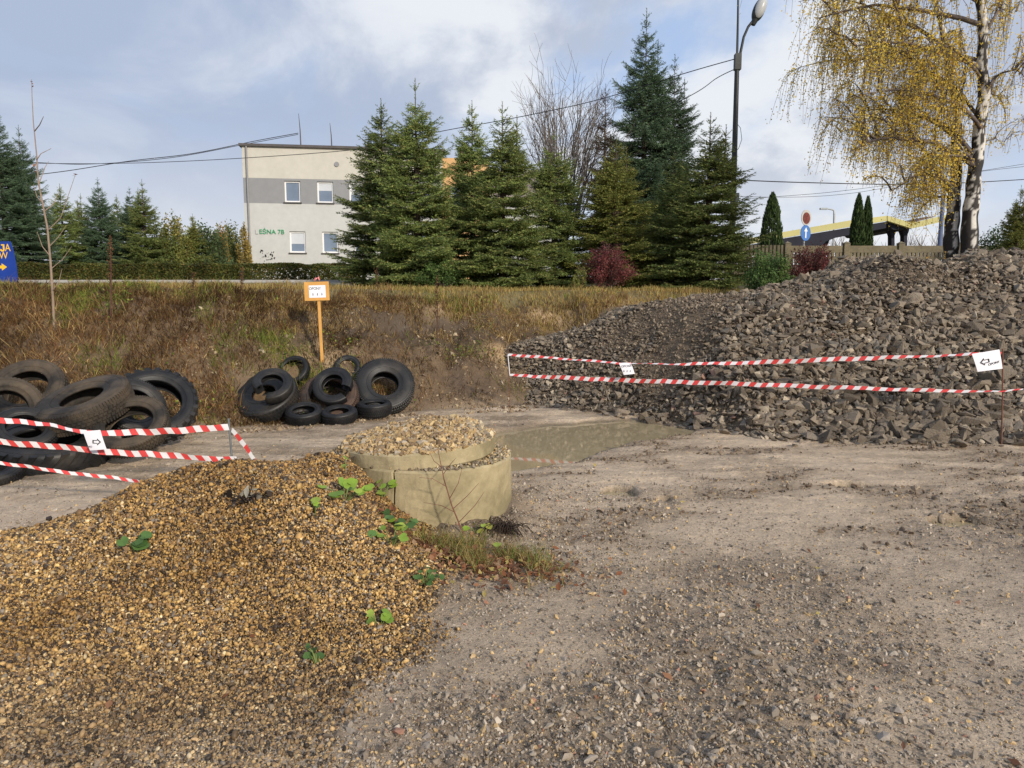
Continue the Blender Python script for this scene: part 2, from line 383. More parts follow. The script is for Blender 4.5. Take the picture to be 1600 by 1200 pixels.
low = (1 - sst(py, 2.6, 3.7))[:, None]; grey = cols.mean(1, keepdims=True) * np.array([1.15, 1.0, .78]); cols = cols * (1 - .4 * low) + grey * .4 * low
scl = r[:, None] * rng.uniform(.8, 1.2, (n, 3))
nearm = py < 3.5
pos = np.stack([px, py, pz], -1); Rm = rot_rand(rng, n)
hf = rng.uniform(size=n) < .5; scatter(mb, angs, pos[hf], Rm[hf], scl[hf], cols[hf], rng); nearm_ = nearm & ~hf; farm_ = ~nearm & ~hf
scatter(mb, peb1, pos[nearm_], Rm[nearm_], scl[nearm_], cols[nearm_], rng, smooth=True)
scatter(mb, peb0, pos[farm_], Rm[farm_], scl[farm_], cols[farm_], rng, smooth=True)
o = kind(mb.build('gravel_mound', [m_grav, m_gbase]), 'stuff'); tag(o, 'mound of golden brown gravel in the left foreground', 'gravel')

# loose grey stones trodden into the yard
mb = MB(); n = 260000
py = 2.1 + 8.5 * rng.uniform(size=n) ** 1.7; px = rng.uniform(-1, 1, n) * (py * .78 + .4)
dens = np.clip(np.interp(py, [2, 4.5, 6, 8, 10.5], [1, 1, .6, .25, .14]) * (.38 + 2.4 * np.clip(fbm(px, py, .9, 31, 4) + .06, 0, 1)), 0, 1)
dens *= np.where(px < 1.4, 1.0, np.interp(px, [1.4, 3], [1, .55]))
dens = np.where((px < .9) & (py > 4.5) & (py < 7) & (px > -.2), np.maximum(dens, .75), dens); dens = np.where(np.hypot(px + .67, py - 5.97) < 1.1, 1.0, dens)
keep = (rng.uniform(size=n) < dens) & (gmask(px, py) < .6) & (poly_sd(px, py, PUD) > .05) & (np.hypot(px - ringc[0], py - ringc[1]) > .68) & (py < foot(px) - .1)
px, py = px[keep], py[keep]; n = len(px)
r = np.clip(rng.lognormal(math.log(.0058), .5, n), .0025, .03)
pos = np.stack([px, py, np.maximum(T(px, py), WAT) + r * rng.uniform(-.25, .35, n)], -1)
cols = pick(rng, n, [(.30, .245, .185), (.19, .15, .11), (.42, .355, .28), (.46, .32, .16), (.12, .092, .068), (.25, .215, .18), (.38, .2, .13)], [28, 22, 14, 12, 14, 10, 1], .22)
scatter(mb, angs, pos, rot_rand(rng, n), r[:, None] * rng.uniform(.8, 1.25, (n, 3)), cols, rng)
n = 26000; qy = rng.uniform(5.0, 9.6, n); qx = rng.uniform(-.2, 6.5, n); stx = fbm(qx * .5, qy * 1.6, .35, 35, 3) + .6 * fbm(qx, qy, .9, 31, 4); k = (stx > .16) & (rng.uniform(size=n) < .55) & (poly_sd(qx, qy, PUD) > .1) & (qy < pfoot(qx) - .1); qx, qy = qx[k], qy[k]; n = len(qx); qr = np.clip(.011 * rng.lognormal(0, .5, n), .004, .035)
scatter(mb, angs, np.stack([qx, qy, T(qx, qy) + qr * .15], -1), rot_rand(rng, n), qr[:, None] * np.array([1.3, 1, .6]), pick(rng, n, [(.17, .12, .078), (.12, .085, .055), (.25, .19, .13)], [4, 3, 2]), rng)
o = kind(mb.build('loose_stones', m_grav), 'stuff'); tag(o, 'small grey and brown stones trodden into the muddy yard', 'stones')

# ------------------------------------------------------------------ rubble pile
rng = np.random.default_rng(11)
m_rock = mat('rubble_stone', attr=True, rough=.78, spec=.3, var=[(5, .14), (40, .16)], bump=[(18, .5, .03), (70, .35, .008)], obj_coord=False)
m_rock1 = mat('rubble_stone_single', (.18, .145, .108), rough=.78, spec=.3, var=[(4, .16), (30, .16)], bump=[(9, .5, .06)], objrand=.45)
m_psoil = mat('rubble_fines', (.20, .15, .102), rough=.9, var=[(3, .2), (25, .3)], bump=[(18, 1, .08), (60, .8, .03)], obj_coord=False)
rocks = []
for i in range(22):
    k = rng.integers(9, 15); p = rng.normal(size=(k, 3)); p /= np.linalg.norm(p, axis=1)[:, None]
    p = p * rng.uniform(.7, 1.12, (k, 1)) * np.array([1.2, rng.uniform(.7, .95), rng.uniform(.42, .75)]); rocks.append(hull(p))
n = 40000
px = rng.uniform(-.5, 10.5, n); py = rng.uniform(8.9, 14.6, n)
fines = 1.75 * np.exp(-(((px - 2.75) - .7 * (py - 12)) / 1.2) ** 2 - ((py - 12.5) / 1.2) ** 2) * (1 + 1.6 * fbm(px, py, .6, 95, 3)) + .8 * np.exp(-((px - 6.2) / .9) ** 2 - ((py - 12.0) / .5) ** 2) + np.clip(fbm(px, py, 1.2, 91, 3), 0, 1) * .8
Pz, Tz = P(px, py), T(px, py)
ok = (Pz > Tz - .06) & (py > pfoot(px) - .25) & (rng.uniform(size=n) > np.clip(fines, 0, .985))
px, py, Pz, Tz, fines = px[ok], py[ok], Pz[ok], Tz[ok], fines[ok]; n = len(px)
base = np.interp(py - pfoot(px), [0, 1.2, 5], [.074, .058, .052]) * np.interp(px, [0, 2.5, 3.5], [.55, .75, 1])
r = np.clip(base * rng.lognormal(0, .36, n), .03, .2) * (1 - .6 * np.clip(fines, 0, 1))
pz = np.maximum(Pz, Tz) + r * rng.uniform(-.25, .35, n)
# stones that rolled to the foot
m2 = 260; fx = rng.uniform(.6, 8.5, m2); fy = pfoot(fx) - np.abs(rng.normal(0, .16, m2)); fr = np.clip(.05 * rng.lognormal(0, .5, m2), .015, .12)
px = np.concatenate([px, fx]); py = np.concatenate([py, fy]); r = np.concatenate([r, fr]); pz = np.concatenate([pz, T(fx, fy) + fr * .35]); n = len(px)
pos = np.stack([px, py, pz], -1); Rm = rot_rand(rng, n)
# stones of a rubble face lie mostly on their flat sides
tilt = rng.uniform(size=n) < .6
az = rng.uniform(0, 6.283, n); ca, sa = np.cos(az), np.sin(az); zro, one = np.zeros(n), np.ones(n)
tiltd = 0
Rz = np.stack([np.stack([ca, -sa, zro], -1), np.stack([sa, ca, zro], -1), np.stack([zro, zro, one], -1)], 1)
tx = rng.normal(-.1, .45, n); cx_, sx_ = np.cos(tx), np.sin(tx)
Rx = np.stack([np.stack([one, zro, zro], -1), np.stack([zro, cx_, -sx_], -1), np.stack([zro, sx_, cx_], -1)], 1)
Rm[tilt] = (Rx @ Rz)[tilt]
cols = pick(rng, n, [(.168, .135, .10), (.225, .183, .135), (.105, .082, .06), (.34, .28, .205), (.15, .133, .112), (.26, .155, .115)], [34, 25, 22, 10, 9, .6], .2)
scl = r[:, None] * rng.uniform(.85, 1.2, (n, 3))
inview = (np.abs(px) < py * .69)
score = np.where(inview & (py - pfoot(px) < 3.6), r / py, 0) + 0
top = np.argsort(-score)[:300]; rest = np.ones(n, bool); rest[top] = False
mb = MB()
gx = np.arange(-.8, 12, .07); gy = np.arange(8.6, 17, .07); V, F = grid_mesh(gx, gy, P)
V[:, 2] -= .04; kz = ((P(V[:, 0], V[:, 1]) > T(V[:, 0], V[:, 1]) - .12))[F].all(1); mb.add(V, F[kz], mat=1, smooth=True)
scatter(mb, rocks, pos[rest], Rm[rest], scl[rest], cols[rest], rng)
nf = 34000; qx = rng.uniform(0, 8.5, nf); qy = rng.uniform(9.2, 14, nf)      # fines between the stones
kk = (P(qx, qy) > T(qx, qy) - .05); qx, qy = qx[kk], qy[kk]; nf = len(qx); qr = np.clip(.016 * rng.lognormal(0, .5, nf), .006, .045)
scatter(mb, rocks, np.stack([qx, qy, np.maximum(P(qx, qy) - .035, T(qx, qy)) + qr * .3], -1), rot_rand(rng, nf), qr[:, None] * np.ones(3), pick(rng, nf, [(.21, .165, .118), (.14, .108, .078), (.28, .225, .165)], [4, 4, 2], .2), rng)
o = kind(mb.build('rubble_pile', [m_rock, m_psoil]), 'stuff'); tag(o, 'big heap of dark angular rubble behind the striped tape', 'rubble')
rme = []
for i, (V, F) in enumerate(rocks):
    b_ = MB(); b_.add(V, F); oo = b_.build('rubble_stone', m_rock1); rme.append(oo)
used = set()
for t in top:
    i = int(rng.integers(0, len(rocks)))
    oo = rme[i] if i not in used else rme[i].copy()
    if i in used: COL.objects.link(oo)
    used.add(i)
    tag(oo, 'one of the larger dark angular stones on the face of the rubble heap', 'stone', 'larger stones of the rubble heap')
    M = Matrix(Rm[t].tolist()).to_4x4(); oo.matrix_world = Matrix.Translation(pos[t]) @ M @ Matrix.Diagonal((*scl[t], 1))
for i, oo in enumerate(rme):
    if i not in used: bpy.data.objects.remove(oo)

# ------------------------------------------------------------------ concrete ring and lid
rng = np.random.default_rng(21)
m_conc = mat('weathered_concrete', (.42, .345, .205), rough=.85, var=[(2.2, .16), (14, .12), (70, .08)], bump=[(9, .25, .03), (60, .25, .008)], stain=(2.2, .44, .64, (.21, .175, .095), .9))
def lathe_wall(mb, r0, r1, z0, z1, nseg, gap=None, wob=.004, bev=.015, rows=6):
    """vertical ring wall with rounded rims; gap = (angle, width, jag) leaves a real crack"""
    a0 = gap[0] if gap else 0.0; prof = [(r0 - bev, z0), (r0, z0 + bev)] + [(r0, z0 + bev + (z1 - z0 - 2 * bev) * k / rows) for k in range(1, rows)] + [(r0, z1 - bev), (r0 - bev, z1), (r1, z1), (r1, z0)]
    m = len(prof); ang = np.linspace(0, 2 * np.pi, nseg + 1)
    Vv = []
    for i, a in enumerate(ang):
        for j, (r, z) in enumerate(prof):
            aa = a
            if gap and i in (0, nseg):
                jag = gap[2] * math.sin(j * 2.3 + .7) + gap[2] * .6 * math.sin(j * 5.1); open_ = gap[1] * (.35 + .65 * (z - z0) / (z1 - z0))
                aa = a + jag + (open_ if i == 0 else -open_)
            rr = r + wob * math.sin(aa * 7 + z * 9) + wob * .7 * math.sin(aa * 17 + z * 23)
            Vv.append((rr * math.cos(aa + a0), rr * math.sin(aa + a0), z))
    i = np.arange(nseg)[:, None] * m; j = np.arange(m)[None]; j2 = (j + 1) % m
    Fq = np.stack([i + j, i + m + j, i + m + j2, i + j2], -1).reshape(-1, 4)
    mb.add(Vv, Fq, smooth=False)
    if gap: mb.add(Vv, [list(range(m))[::-1], [nseg * m + q for q in range(m)]])
ring = thing('concrete_ring', 'cracked concrete well ring half buried in gravel', 'concrete ring', (-.67, 5.97, 0))
mb = MB(); lathe_wall(mb, .665, .48, -.12, .50, 96, gap=(R_(-108), .020, .012)); mb.build('ring_wall', m_conc, ring)
mb = MB(); rim = 520; aa = rng.uniform(-2.6, .9, rim); rr = rng.uniform(.50, .655, rim); s_ = rng.uniform(.006, .022, rim)
GH = [(.46, .35, .19), (.33, .27, .19), (.25, .205, .15), (.54, .44, .28), (.40, .26, .12), (.15, .115, .08)]
scatter(mb, angs, np.stack([rr * np.cos(aa), rr * np.sin(aa), .50 + s_ * .5], -1), rot_rand(rng, rim), s_[:, None] * np.ones(3), pick(rng, rim, GH, [4, 5, 5, 2, 2, 4]), rng)
o = kind(mb.build('ledge_stones', m_grav), 'stuff'); o.location = (-.67, 5.97, 0); tag(o, 'stones caught on the ledge between concrete slab and ring', 'stones')
lid = thing('concrete_slab', 'round concrete slab lying tilted on top of the well ring', 'concrete slab', (-.765, 5.98, .545)); lid.rotation_euler = (R_(1.0), R_(-2.7), 0)
mb = MB(); lathe_wall(mb, .625, .02, -.045, .088, 90, rows=3, bev=.016); mb.build('slab_disc', m_conc, lid)
for c3 in [(-.25, -.45, 0), (.05, -.5, 0), (.3, -.42, 0)]: pass
mb = MB(); n = 7000; aa = rng.uniform(0, 6.283, n); q = np.sqrt(rng.uniform(0, 1, n)) * .615; hx, hy = q * np.cos(aa), q * np.sin(aa)
hz = lambda X, Y: (.115 * np.exp(-((X - .16) / .48) ** 2 - ((Y - .05) / .42) ** 2) + .02) * (1 - sst(np.hypot(X, Y), .45, .63)) + .02 * fbm(X, Y, .2, 33, 3)
Mx = np.array(lid.rotation_euler.to_matrix())
gx = np.arange(-.62, .63, .04); V, F = grid_mesh(gx, gx, lambda X, Y: hz(X, Y) - .015); kz = (np.hypot(V[:, 0], V[:, 1]) < .58)[F].all(1); mb.add(V, F[kz], mat=1, smooth=True)
s_ = np.clip(.0150 * rng.lognormal(0, .42, n), .006, .040)
fall = rng.uniform(size=n) < np.clip(1.25 - np.where(hy < -.3, np.hypot(hx, hy) - .45, 0) * 2, .3, 1)
pc = np.where((hx + fbm(hx, hy, .25, 5, 2) * .5 < .28)[:, None], pick(rng, n, [(.46, .33, .16), (.37, .25, .12), (.21, .14, .075), (.38, .315, .23)], [4, 4, 3, 2.5]), pick(rng, n, GH, [4, 5, 5, 3, 3, 2]))
scatter(mb, angs, np.stack([hx, hy, hz(hx, hy) + s_ * .2], -1)[fall], rot_rand(rng, n)[fall], (s_[:, None] * np.ones(3))[fall], pc[fall], rng)
# a spill that runs off the left rim of the lid down to the mound
n2 = 3400; t2 = rng.uniform(0, 1, n2); sx_ = -.50 - .52 * t2; sy_ = rng.normal(-.07, .24, n2) - .05; sz_ = .03 - .30 * t2 - np.abs(sy_) * .12
s2 = np.clip(.014 * rng.lognormal(0, .4, n2), .006, .03)
scatter(mb, angs, np.stack([sx_, sy_, sz_ + .03 * rng.uniform(-1, 1, n2)], -1), rot_rand(rng, n2), s2[:, None] * np.ones(3), pick(rng, n2, [(.40, .28, .13), (.28, .19, .09), (.18, .13, .08), (.34, .3, .25)], [4, 4, 3, 2]), rng)
gx2 = np.arange(-1.12, -.42, .04); gy2 = np.arange(-.6, .55, .04); V, F = grid_mesh(gx2, gy2, lambda X, Y: .015 - .30 * np.clip((-.5 - X) / .52, -.2, 1.2) - np.abs(Y) * .12 - .02); kz = np.ones(len(F), bool); mb.add(V, F, mat=1, smooth=True)
o = kind(mb.build('crushed_stone_heap', [m_grav, m_gbase]), 'stuff'); o.location = (-.765, 5.98, .545 + .078); o.rotation_euler = lid.rotation_euler; tag(o, 'heap of pale crushed stone piled on the concrete slab', 'gravel')

# ------------------------------------------------------------------ tyres
m_rub = mat('worn_rubber', (.015, .015, .0155), rough=.5, spec=.4, var=[(6, .3), (40, .2)], bump=[(30, .2, .01)], stain=(3.0, .52, .76, (.06, .046, .032), .6))
m_rubd = mat('dusty_rubber', (.028, .024, .02), rough=.7, spec=.3, var=[(4, .3), (30, .2)], bump=[(30, .25, .01)], stain=(2.5, .44, .66, (.115, .085, .056), .8))
m_rubb = mat('black_rubber', (.011, .011, .012), rough=.5, spec=.4, var=[(6, .25)], bump=[(40, .2, .008)], stain=(3.5, .55, .8, (.07, .06, .05), .6))
m_rubr = mat('rusty_brown_rubber', (.035, .028, .025), rough=.7, spec=.3, var=[(5, .3)], bump=[(30, .2, .01)], stain=(2.5, .42, .62, (.11, .065, .045), .8))
def tyre_profile(R, w, rb):
    hs = R - rb
    o_ = [(rb, .36), (rb + .04 * hs, .41), (rb + .12 * hs, .40), (rb + .2 * hs, .45), (rb + .45 * hs, .505), (rb + .62 * hs, .50), (rb + .78 * hs, .475), (rb + .88 * hs, .455), (R - .05 * hs, .41), (R, .33), (R + .012 * R, 0.12)]
    outer = [(r, -a * w) for r, a in o_] + [(r, a * w) for r, a in o_[::-1]]
    th = .10 * hs + .004
    i_ = [(rb - .004, .30), (rb + .10 * hs, .32), (rb + .45 * hs, .43), (R - th * 1.8, .34), (R - th * 1.2, 0)]
    inner = [(r, a * w) for r, a in i_] + [(r, -a * w) for r, a in i_[:-1][::-1]]
    return outer + inner
def casing(mb, R, w, rb, nseg=72, arc=(0, 2 * np.pi), pitch=0.0, mat=0, squash=0.0):
    pr = np.array(tyre_profile(R, w, rb)); m = len(pr); full = abs(arc[1] - arc[0] - 2 * np.pi) < 1e-6
    ang = np.linspace(arc[0], arc[1], nseg, endpoint=not full); fr = np.linspace(0, 1, nseg)
    Vv = np.stack([pr[None, :, 0] * np.cos(ang)[:, None], pr[None, :, 0] * np.sin(ang)[:, None], pr[None, :, 1] + (fr * pitch)[:, None]], -1)
    Vv[..., 1] *= 1 - squash
    Vv = Vv.reshape(-1, 3); ns = nseg if full else nseg - 1
    i = np.arange(ns)[:, None] * m; i2 = ((np.arange(ns) + 1) % nseg)[:, None] * m; j = np.arange(m)[None]; j2 = (j + 1) % m
    mb.add(Vv, np.stack([i + j, i2 + j, i2 + j2, i + j2], -1).reshape(-1, 4), smooth=True, mat=mat)
    if not full: mb.add(Vv, [list(range(m)), [(nseg - 1) * m + q for q in range(m)][::-1]], mat=mat)
    # raised rings on both sidewalls
    hs = R - rb
    for rr, zz_ in ((rb + .30 * hs, .478), (rb + .80 * hs, .474)):
        for sg in (-1, 1):
            P_ = np.stack([rr * np.cos(ang), rr * np.sin(ang) * (1 - squash), sg * zz_ * w + fr * pitch], -1)
            if full: P_ = np.vstack([P_, P_[:1]])
            mb.tube(P_, .0035, n=4, cap=False, mat=mat)
def block(mb, a, da, z0, z1, R0, R1, skew=0.0, taper=.85, squash=0.0):
    V = []
    for r, k in ((R0, 1.0), (R1, taper)):
        for zz_, sk in ((z0, -skew), (z1, skew)):
            zc = (z0 + z1) / 2 + (zz_ - (z0 + z1) / 2) * k
            for s in (-1, 1): V.append((r * math.cos(a + sk + s * da * k), r * math.sin(a + sk + s * da * k) * (1 - squash), zc))
    mb.add(V, [[4, 5, 7, 6], [0, 1, 5, 4], [2, 6, 7, 3], [0, 4, 6, 2], [1, 3, 7, 5]])
def tread(mb, R, w, style, sq=0.0, ph=0.0):
    if style == 'car':
        for row, (z0, z1) in enumerate(((-.36, -.20), (-.17, -.03), (.0, .16), (.19, .36))):
            for k in range(56): block(mb, ph + 2 * np.pi * (k + .5 * (row % 2)) / 56, np.pi / 56 * .72, z0 * w, z1 * w, R - .004, R + .006 + (.006 if row in (1, 2) else 0), squash=sq)
    elif style == 'truck':
        for k in range(88):
            for sg in (-1, 1): block(mb, ph + 2 * np.pi * k / 88, np.pi / 88 * .62, min(sg * .24, sg * .43) * w, max(sg * .24, sg * .43) * w, R - .016, R + .010, squash=sq)
        for row, (z0, z1) in enumerate(((-.21, -.08), (-.06, .06), (.08, .21))):
            for k in range(60): block(mb, ph + 2 * np.pi * (k + .5 * (row % 2)) / 60, np.pi / 60 * .85, z0 * w, z1 * w, R, R + .018, skew=.012, squash=sq)
    elif style == 'lug':
        for k in range(26):
            a = ph + 2 * np.pi * k / 26
            for sg in (-1, 1): block(mb, a + (.5 * 2 * np.pi / 26 if sg > 0 else 0), np.pi / 26 * .50, (0.02 if sg > 0 else -.48) * w, (.48 if sg > 0 else -.02) * w, R - .03, R + .020, skew=sg * .09, squash=sq)
def axis_matrix(n, spin=0.0):
    n = Vector(n).normalized(); q = Vector((0, 0, 1)).rotation_difference(n); return q.to_matrix() @ Matrix.Rotation(spin, 3, 'Z')
def tyre(label, u, v, Y, R, w, n, m, style, rb=None, group=None, spin=0.0, sq=0.0, dz=0.0, name='tyre'):
    p = at(u, v, Y); rb = rb or R * .55
    t = thing(name, label, 'tyre', (p[0], p[1], p[2] + dz), group=group)
    M = axis_matrix(n, spin); t.rotation_euler = M.to_euler()
    mb = MB(); casing(mb, R, w, rb, squash=sq); mb.build('casing', m, t)
    mb = MB(); tread(mb, R, w, style, sq); mb.build('tread', m, t); return t
GR_, GL_ = 'worn tyres leaning at the foot of the bank by the wooden sign', 'heap of large tyres at the left edge'
tyre('large flat-sided tyre tilted on the ground, leftmost below the wooden sign', 415, 621, 10.75, .47, .26, (-.10, -.58, .81), m_rub, 'car', .17, GR_)
tyre('thin small tyre leaning on the grassy bank left of the sign post', 459, 580, 11.45, .25, .15, (-.15, -.80, .60), m_rubb, 'car', .175, GR_)
tyre('brownish tyre under the cut black ring, at the middle of the right group', 515, 622, 11.0, .425, .24, (0, -.72, .69), m_rubr, 'truck', .27, GR_)
tyre('smallest upright tyre on the bank right of the sign post', 543, 575, 11.75, .205, .15, (.15, -.82, .55), m_rubb, 'car', .125, GR_)
tyre('big truck tyre with fine ribbed shoulder leaning at the right end', 601, 604, 11.35, .445, .28, (.20, -.80, .57), m_rub, 'truck', .205, GR_)
tyre('small car tyre lying flat, left one of the front three', 475, 647, 10.45, .255, .17, (.03, -.30, .95), m_rubb, 'car', .155, GR_)
tyre('small car tyre lying flat, middle one of the front three', 530, 648.5, 10.5, .25, .165, (.0, -.22, .97), m_rubb, 'car', .14, GR_)
tyre('small car tyre lying flat, right one of the front three', 585, 638, 10.85, .25, .19, (.0, -.10, .99), m_rubb, 'car', .155, GR_)
def cut_ring(label, u, v, Y, R, w, n, arc, pitch, m):
    p = at(u, v, Y); mb = MB(); casing(mb, R, w, R * .53, arc=arc, pitch=pitch)
    o = mb.build('cut_tyre', m); o.location = p; o.rotation_euler = axis_matrix(n).to_euler(); return tag(o, label, 'tyre piece', GR_)
cut_ring('cut open tyre ring coiled on the leftmost tilted tyre', 428, 606, 10.52, .275, .15, (.05, -.62, .78), (R_(-100), R_(232)), .13, m_rub)
cut_ring('cut open tyre ring standing on the brownish tyre', 519, 600, 10.82, .300, .16, (0, -.76, .65), (R_(-18), R_(318)), -.13, m_rubb)
# the left heap
tyre('dusty brown tyre at the back left of the left heap', 44, 612, 8.95, .43, .26, (.12, -.72, .68), m_rubd, 'car', .25, GL_)
tyre('tan dusty tyre cut by the left edge of the photo', 10, 642, 8.15, .37, .24, (.50, -.80, .36), m_rubd, 'car', .215, GL_)
tyre('big truck tyre tilted on top of the left heap', 133, 632, 7.95, .475, .27, (-.15, -.36, .92), m_rubd, 'truck', .225, GL_, spin=.3)
tyre('black lugged tractor tyre leaning at the right of the left heap', 240, 634, 8.75, .475, .26, (.34, -.66, .68), m_rubb, 'lug', .31, GL_)
tyre('tan dusty tyre lying tilted behind the hanging arrow paper', 205, 666, 7.75, .37, .20, (.08, -.62, .78), m_rubd, 'truck', .235, GL_)
tyre('dark tyre wedged between the top tyre and the tractor tyre', 208, 637, 8.45, .34, .2, (.62, -.55, .56), m_rub, 'truck', .2, GL_)
tyre('huge muddy tractor tyre lying flat behind the two lower tapes', 72, 702, 7.65, .60, .34, (.10, -.20, .97), m_rub, 'lug', .33, GL_, sq=.12)
tyre('flattened black tyre lying between tan tyre and tractor tyre', 40, 672, 7.5, .30, .16, (.35, -.55, .75), m_rub, 'car', .18, GL_, sq=.15)
tyre('dark tyre flat on the ground in the lower left corner of the heap', -20, 737, 7.0, .30, .17, (.2, -.25, .95), m_rub, 'car', .17, GL_)

# ------------------------------------------------------------------ text helper, signs, paper
m_blk = mat('black_print', (.02, .02, .022), rough=.7, var=(20, .1)); m_gry = mat('grey_print', (.18, .18, .2), rough=.7, var=(20, .1))
m_pap = mat('white_paper', (.80, .80, .86), rough=.75, var=(8, .03))
m_ply = mat('orange_plywood', (.62, .33, .09), rough=.6, var=[(3, .1), (30, .06)], bump=[(25, .1, .005)])
def frame(o_, right, up):
    r = Vector(right).normalized(); u = Vector(up); u = (u - r * u.dot(r)).normalized(); n = r.cross(u)
    M = Matrix((r, u, n)).transposed().to_4x4(); M.translation = Vector(o_); return M
def text(name, s, size, m, parent, loc, depth=.001, align='CENTER', sx=1.0, rot=0.0, shear=0.0):
    cu = bpy.data.curves.new('txt', 'FONT'); cu.body = s; cu.size = size; cu.extrude = depth; cu.align_x = align; cu.align_y = 'CENTER'; cu.shear = shear
    to = bpy.data.objects.new('txt', cu); COL.objects.link(to); bpy.context.view_layer.update()
    me = bpy.data.meshes.new_from_object(to.evaluated_get(bpy.context.evaluated_depsgraph_get())); bpy.data.objects.remove(to); bpy.data.curves.remove(cu)
    me.name = name; me.materials.clear(); me.materials.append(m); o = bpy.data.objects.new(name, me); COL.objects.link(o); o.parent = parent
    o.location = loc; o.scale = (sx, 1, 1); o.rotation_euler = (0, 0, rot); return o
def prism(mb, pts, z0, z1, **k):
    p = np.array(pts, float); n = len(p); V = np.vstack([np.c_[p, np.full(n, z0)], np.c_[p, np.full(n, z1)]])
    mb.add(V, [list(range(n, 2 * n))], **k); mb.add(V, [list(range(n))[::-1]], **k); mb.add(V, [[i, (i + 1) % n, n + (i + 1) % n, n + i] for i in range(n)], **k)
def arrow_outline(name, w, h, m, parent, loc, rot):
    """block arrow drawn as a thick outline, pointing along +x before rotation"""
    o_ = np.array([(-.5, .25), (.05, .25), (.05, .5), (.5, 0), (.05, -.5), (.05, -.25), (-.5, -.25)]) * [w, h]; c = np.array([-.02 * w, 0]); i_ = c + (o_ - c) * np.array([.72, .62])
    n = len(o_); V = np.vstack([np.c_[o_, np.zeros(n)], np.c_[i_, np.zeros(n)], np.c_[o_, np.full(n, .001)], np.c_[i_, np.full(n, .001)]])
    F = [[i, (i + 1) % n, n + (i + 1) % n, n + i][::-1] for i in range(n)] + [[2 * n + i, 2 * n + (i + 1) % n, 3 * n + (i + 1) % n, 3 * n + i] for i in range(n)] + [[i, (i + 1) % n, 2 * n + (i + 1) % n, 2 * n + i] for i in range(n)]
    mb = MB(); mb.add(V, F); o = mb.build(name, m, parent); o.location = loc; o.rotation_euler = (0, 0, rot); return o
def small_arrows(parent, w, y, z, s):
    for k in (-1, 0, 1):
        mb = MB(); prism(mb, np.array([(-.12, .5), (.12, .5), (.12, -.05), (.3, -.05), (0, -.5), (-.3, -.05), (-.12, -.05)]) * s, 0, .001)
        o = mb.build('printed_arrow', m_gry, parent); o.location = (k * w, y, z)
# wooden sign
Ys = 11.75; b0, b1 = at(503, 585, Ys - .1), at(494, 455, Ys)
sg = thing('wooden_sign', 'orange plywood sign on a leaning stake lettered OPONY', 'sign')
sg.matrix_world = frame(at(495, 455, Ys), (1, .05, .03), (-.06, .02, 1)); sc_ = Ys / FPX
mb = MB(); mb.box((0, 0, 0), (38 * sc_, 29 * sc_, .018)); mb.build('board', m_ply, sg)
mb = MB(); mb.box((0, 0, 0), (.045, 1.55, .03)); o = mb.build('stake', m_ply, sg); o.location = (.02, -.80, -.026)
mb = MB(); mb.box((0, 0, 0), (25.5 * sc_, 19 * sc_, .002)); pp = mb.build('paper', m_pap, sg); pp.location = (.01, -.005, .011)
text('lettering', 'OPONY', .062, m_blk, pp, (-.035, .045, .0015), sx=.85); small_arrows(pp, .07, -.045, .0012, .045)
m_tapw = mat('white_tape', (.70, .68, .68), rough=.4, spec=.4, var=(10, .04)); m_tapr = mat('red_tape', (.62, .06, .055), rough=.4, spec=.4, var=(10, .08))
m_knot = mat('pink_tape', (.62, .22, .22), rough=.5, var=(30, .3)); mb = MB(); a = np.linspace(0, 6.283, 9)[:-1]; mb.tube([(-.03, 0, 0), (0, .035, .01), (.035, .05, 0), (.05, 0, .0)], [.014, .022, .022, .010], n=6); o = mb.build('tape_knot', m_knot, sg); o.location = (0, 14.5 * sc_ + .02, 0)

# barrier tape: alternating slanted stripes on a thin ribbon
def tape(name, label, pts, widths, twists, group, stripe=.058):
    pts = np.array(pts, float); seg = np.r_[0, np.cumsum(np.linalg.norm(np.diff(pts, axis=0), axis=1))]; Ls = seg[-1]; n = max(4, int(Ls / (stripe / 2)))
    s = np.linspace(0, Ls, n + 1); sub = lambda q: np.stack([np.interp(q, seg, pts[:, k]) for k in range(3)], -1)
    ph = len(label) * .7; tw = lambda q: np.interp(q / Ls, np.linspace(0, 1, len(twists)), twists) + .22 * np.sin(q * 5.1 + ph) + .16 * np.sin(q * 13 + ph * 2); wd = lambda q: .86 * np.interp(q / Ls, np.linspace(0, 1, len(widths)), widths)
    def edge(q, sgn):
        q = np.clip(q, 0, Ls); p = sub(q); t_ = tw(q); up = np.stack([np.zeros_like(t_), np.sin(t_), np.cos(t_)], -1); return p + sgn * up * (wd(q) / 2 * (1 + .07 * np.sin(q * 21 + ph + sgn)))[:, None] + np.stack([0 * q, 0 * q, .004 * np.sin(q * 8 + ph) + .0025 * np.sin(q * 27)], -1)
    sl = stripe * .55
    A, B = edge(s + sl / 2, 1), edge(s - sl / 2, -1); off = np.array([0, .0012, 0])
    mb = MB(); V = np.vstack([A, B, A + off, B + off]); m = n + 1
    for k in range(n):
        mt = (k // 2) % 2
        mb.add(V[[k, k + 1, m + k + 1, m + k]], [[3, 2, 1, 0]], mat=mt); mb.add(V[[2 * m + k, 2 * m + k + 1, 3 * m + k + 1, 3 * m + k]], [[0, 1, 2, 3]], mat=mt)
    o = mb.build(name, [m_tapw, m_tapr]); return tag(o, label, 'barrier tape', group)
def sagline(a, b, sag, n=24, wig=.004, rng=np.random.default_rng(3)):
    t = np.linspace(0, 1, n)[:, None]; p = np.array(a) * (1 - t) + np.array(b) * t; p[:, 2] -= sag * 4 * (t * (1 - t))[:, 0]; p[:, 2] += wig * np.sin(t[:, 0] * 9); return p
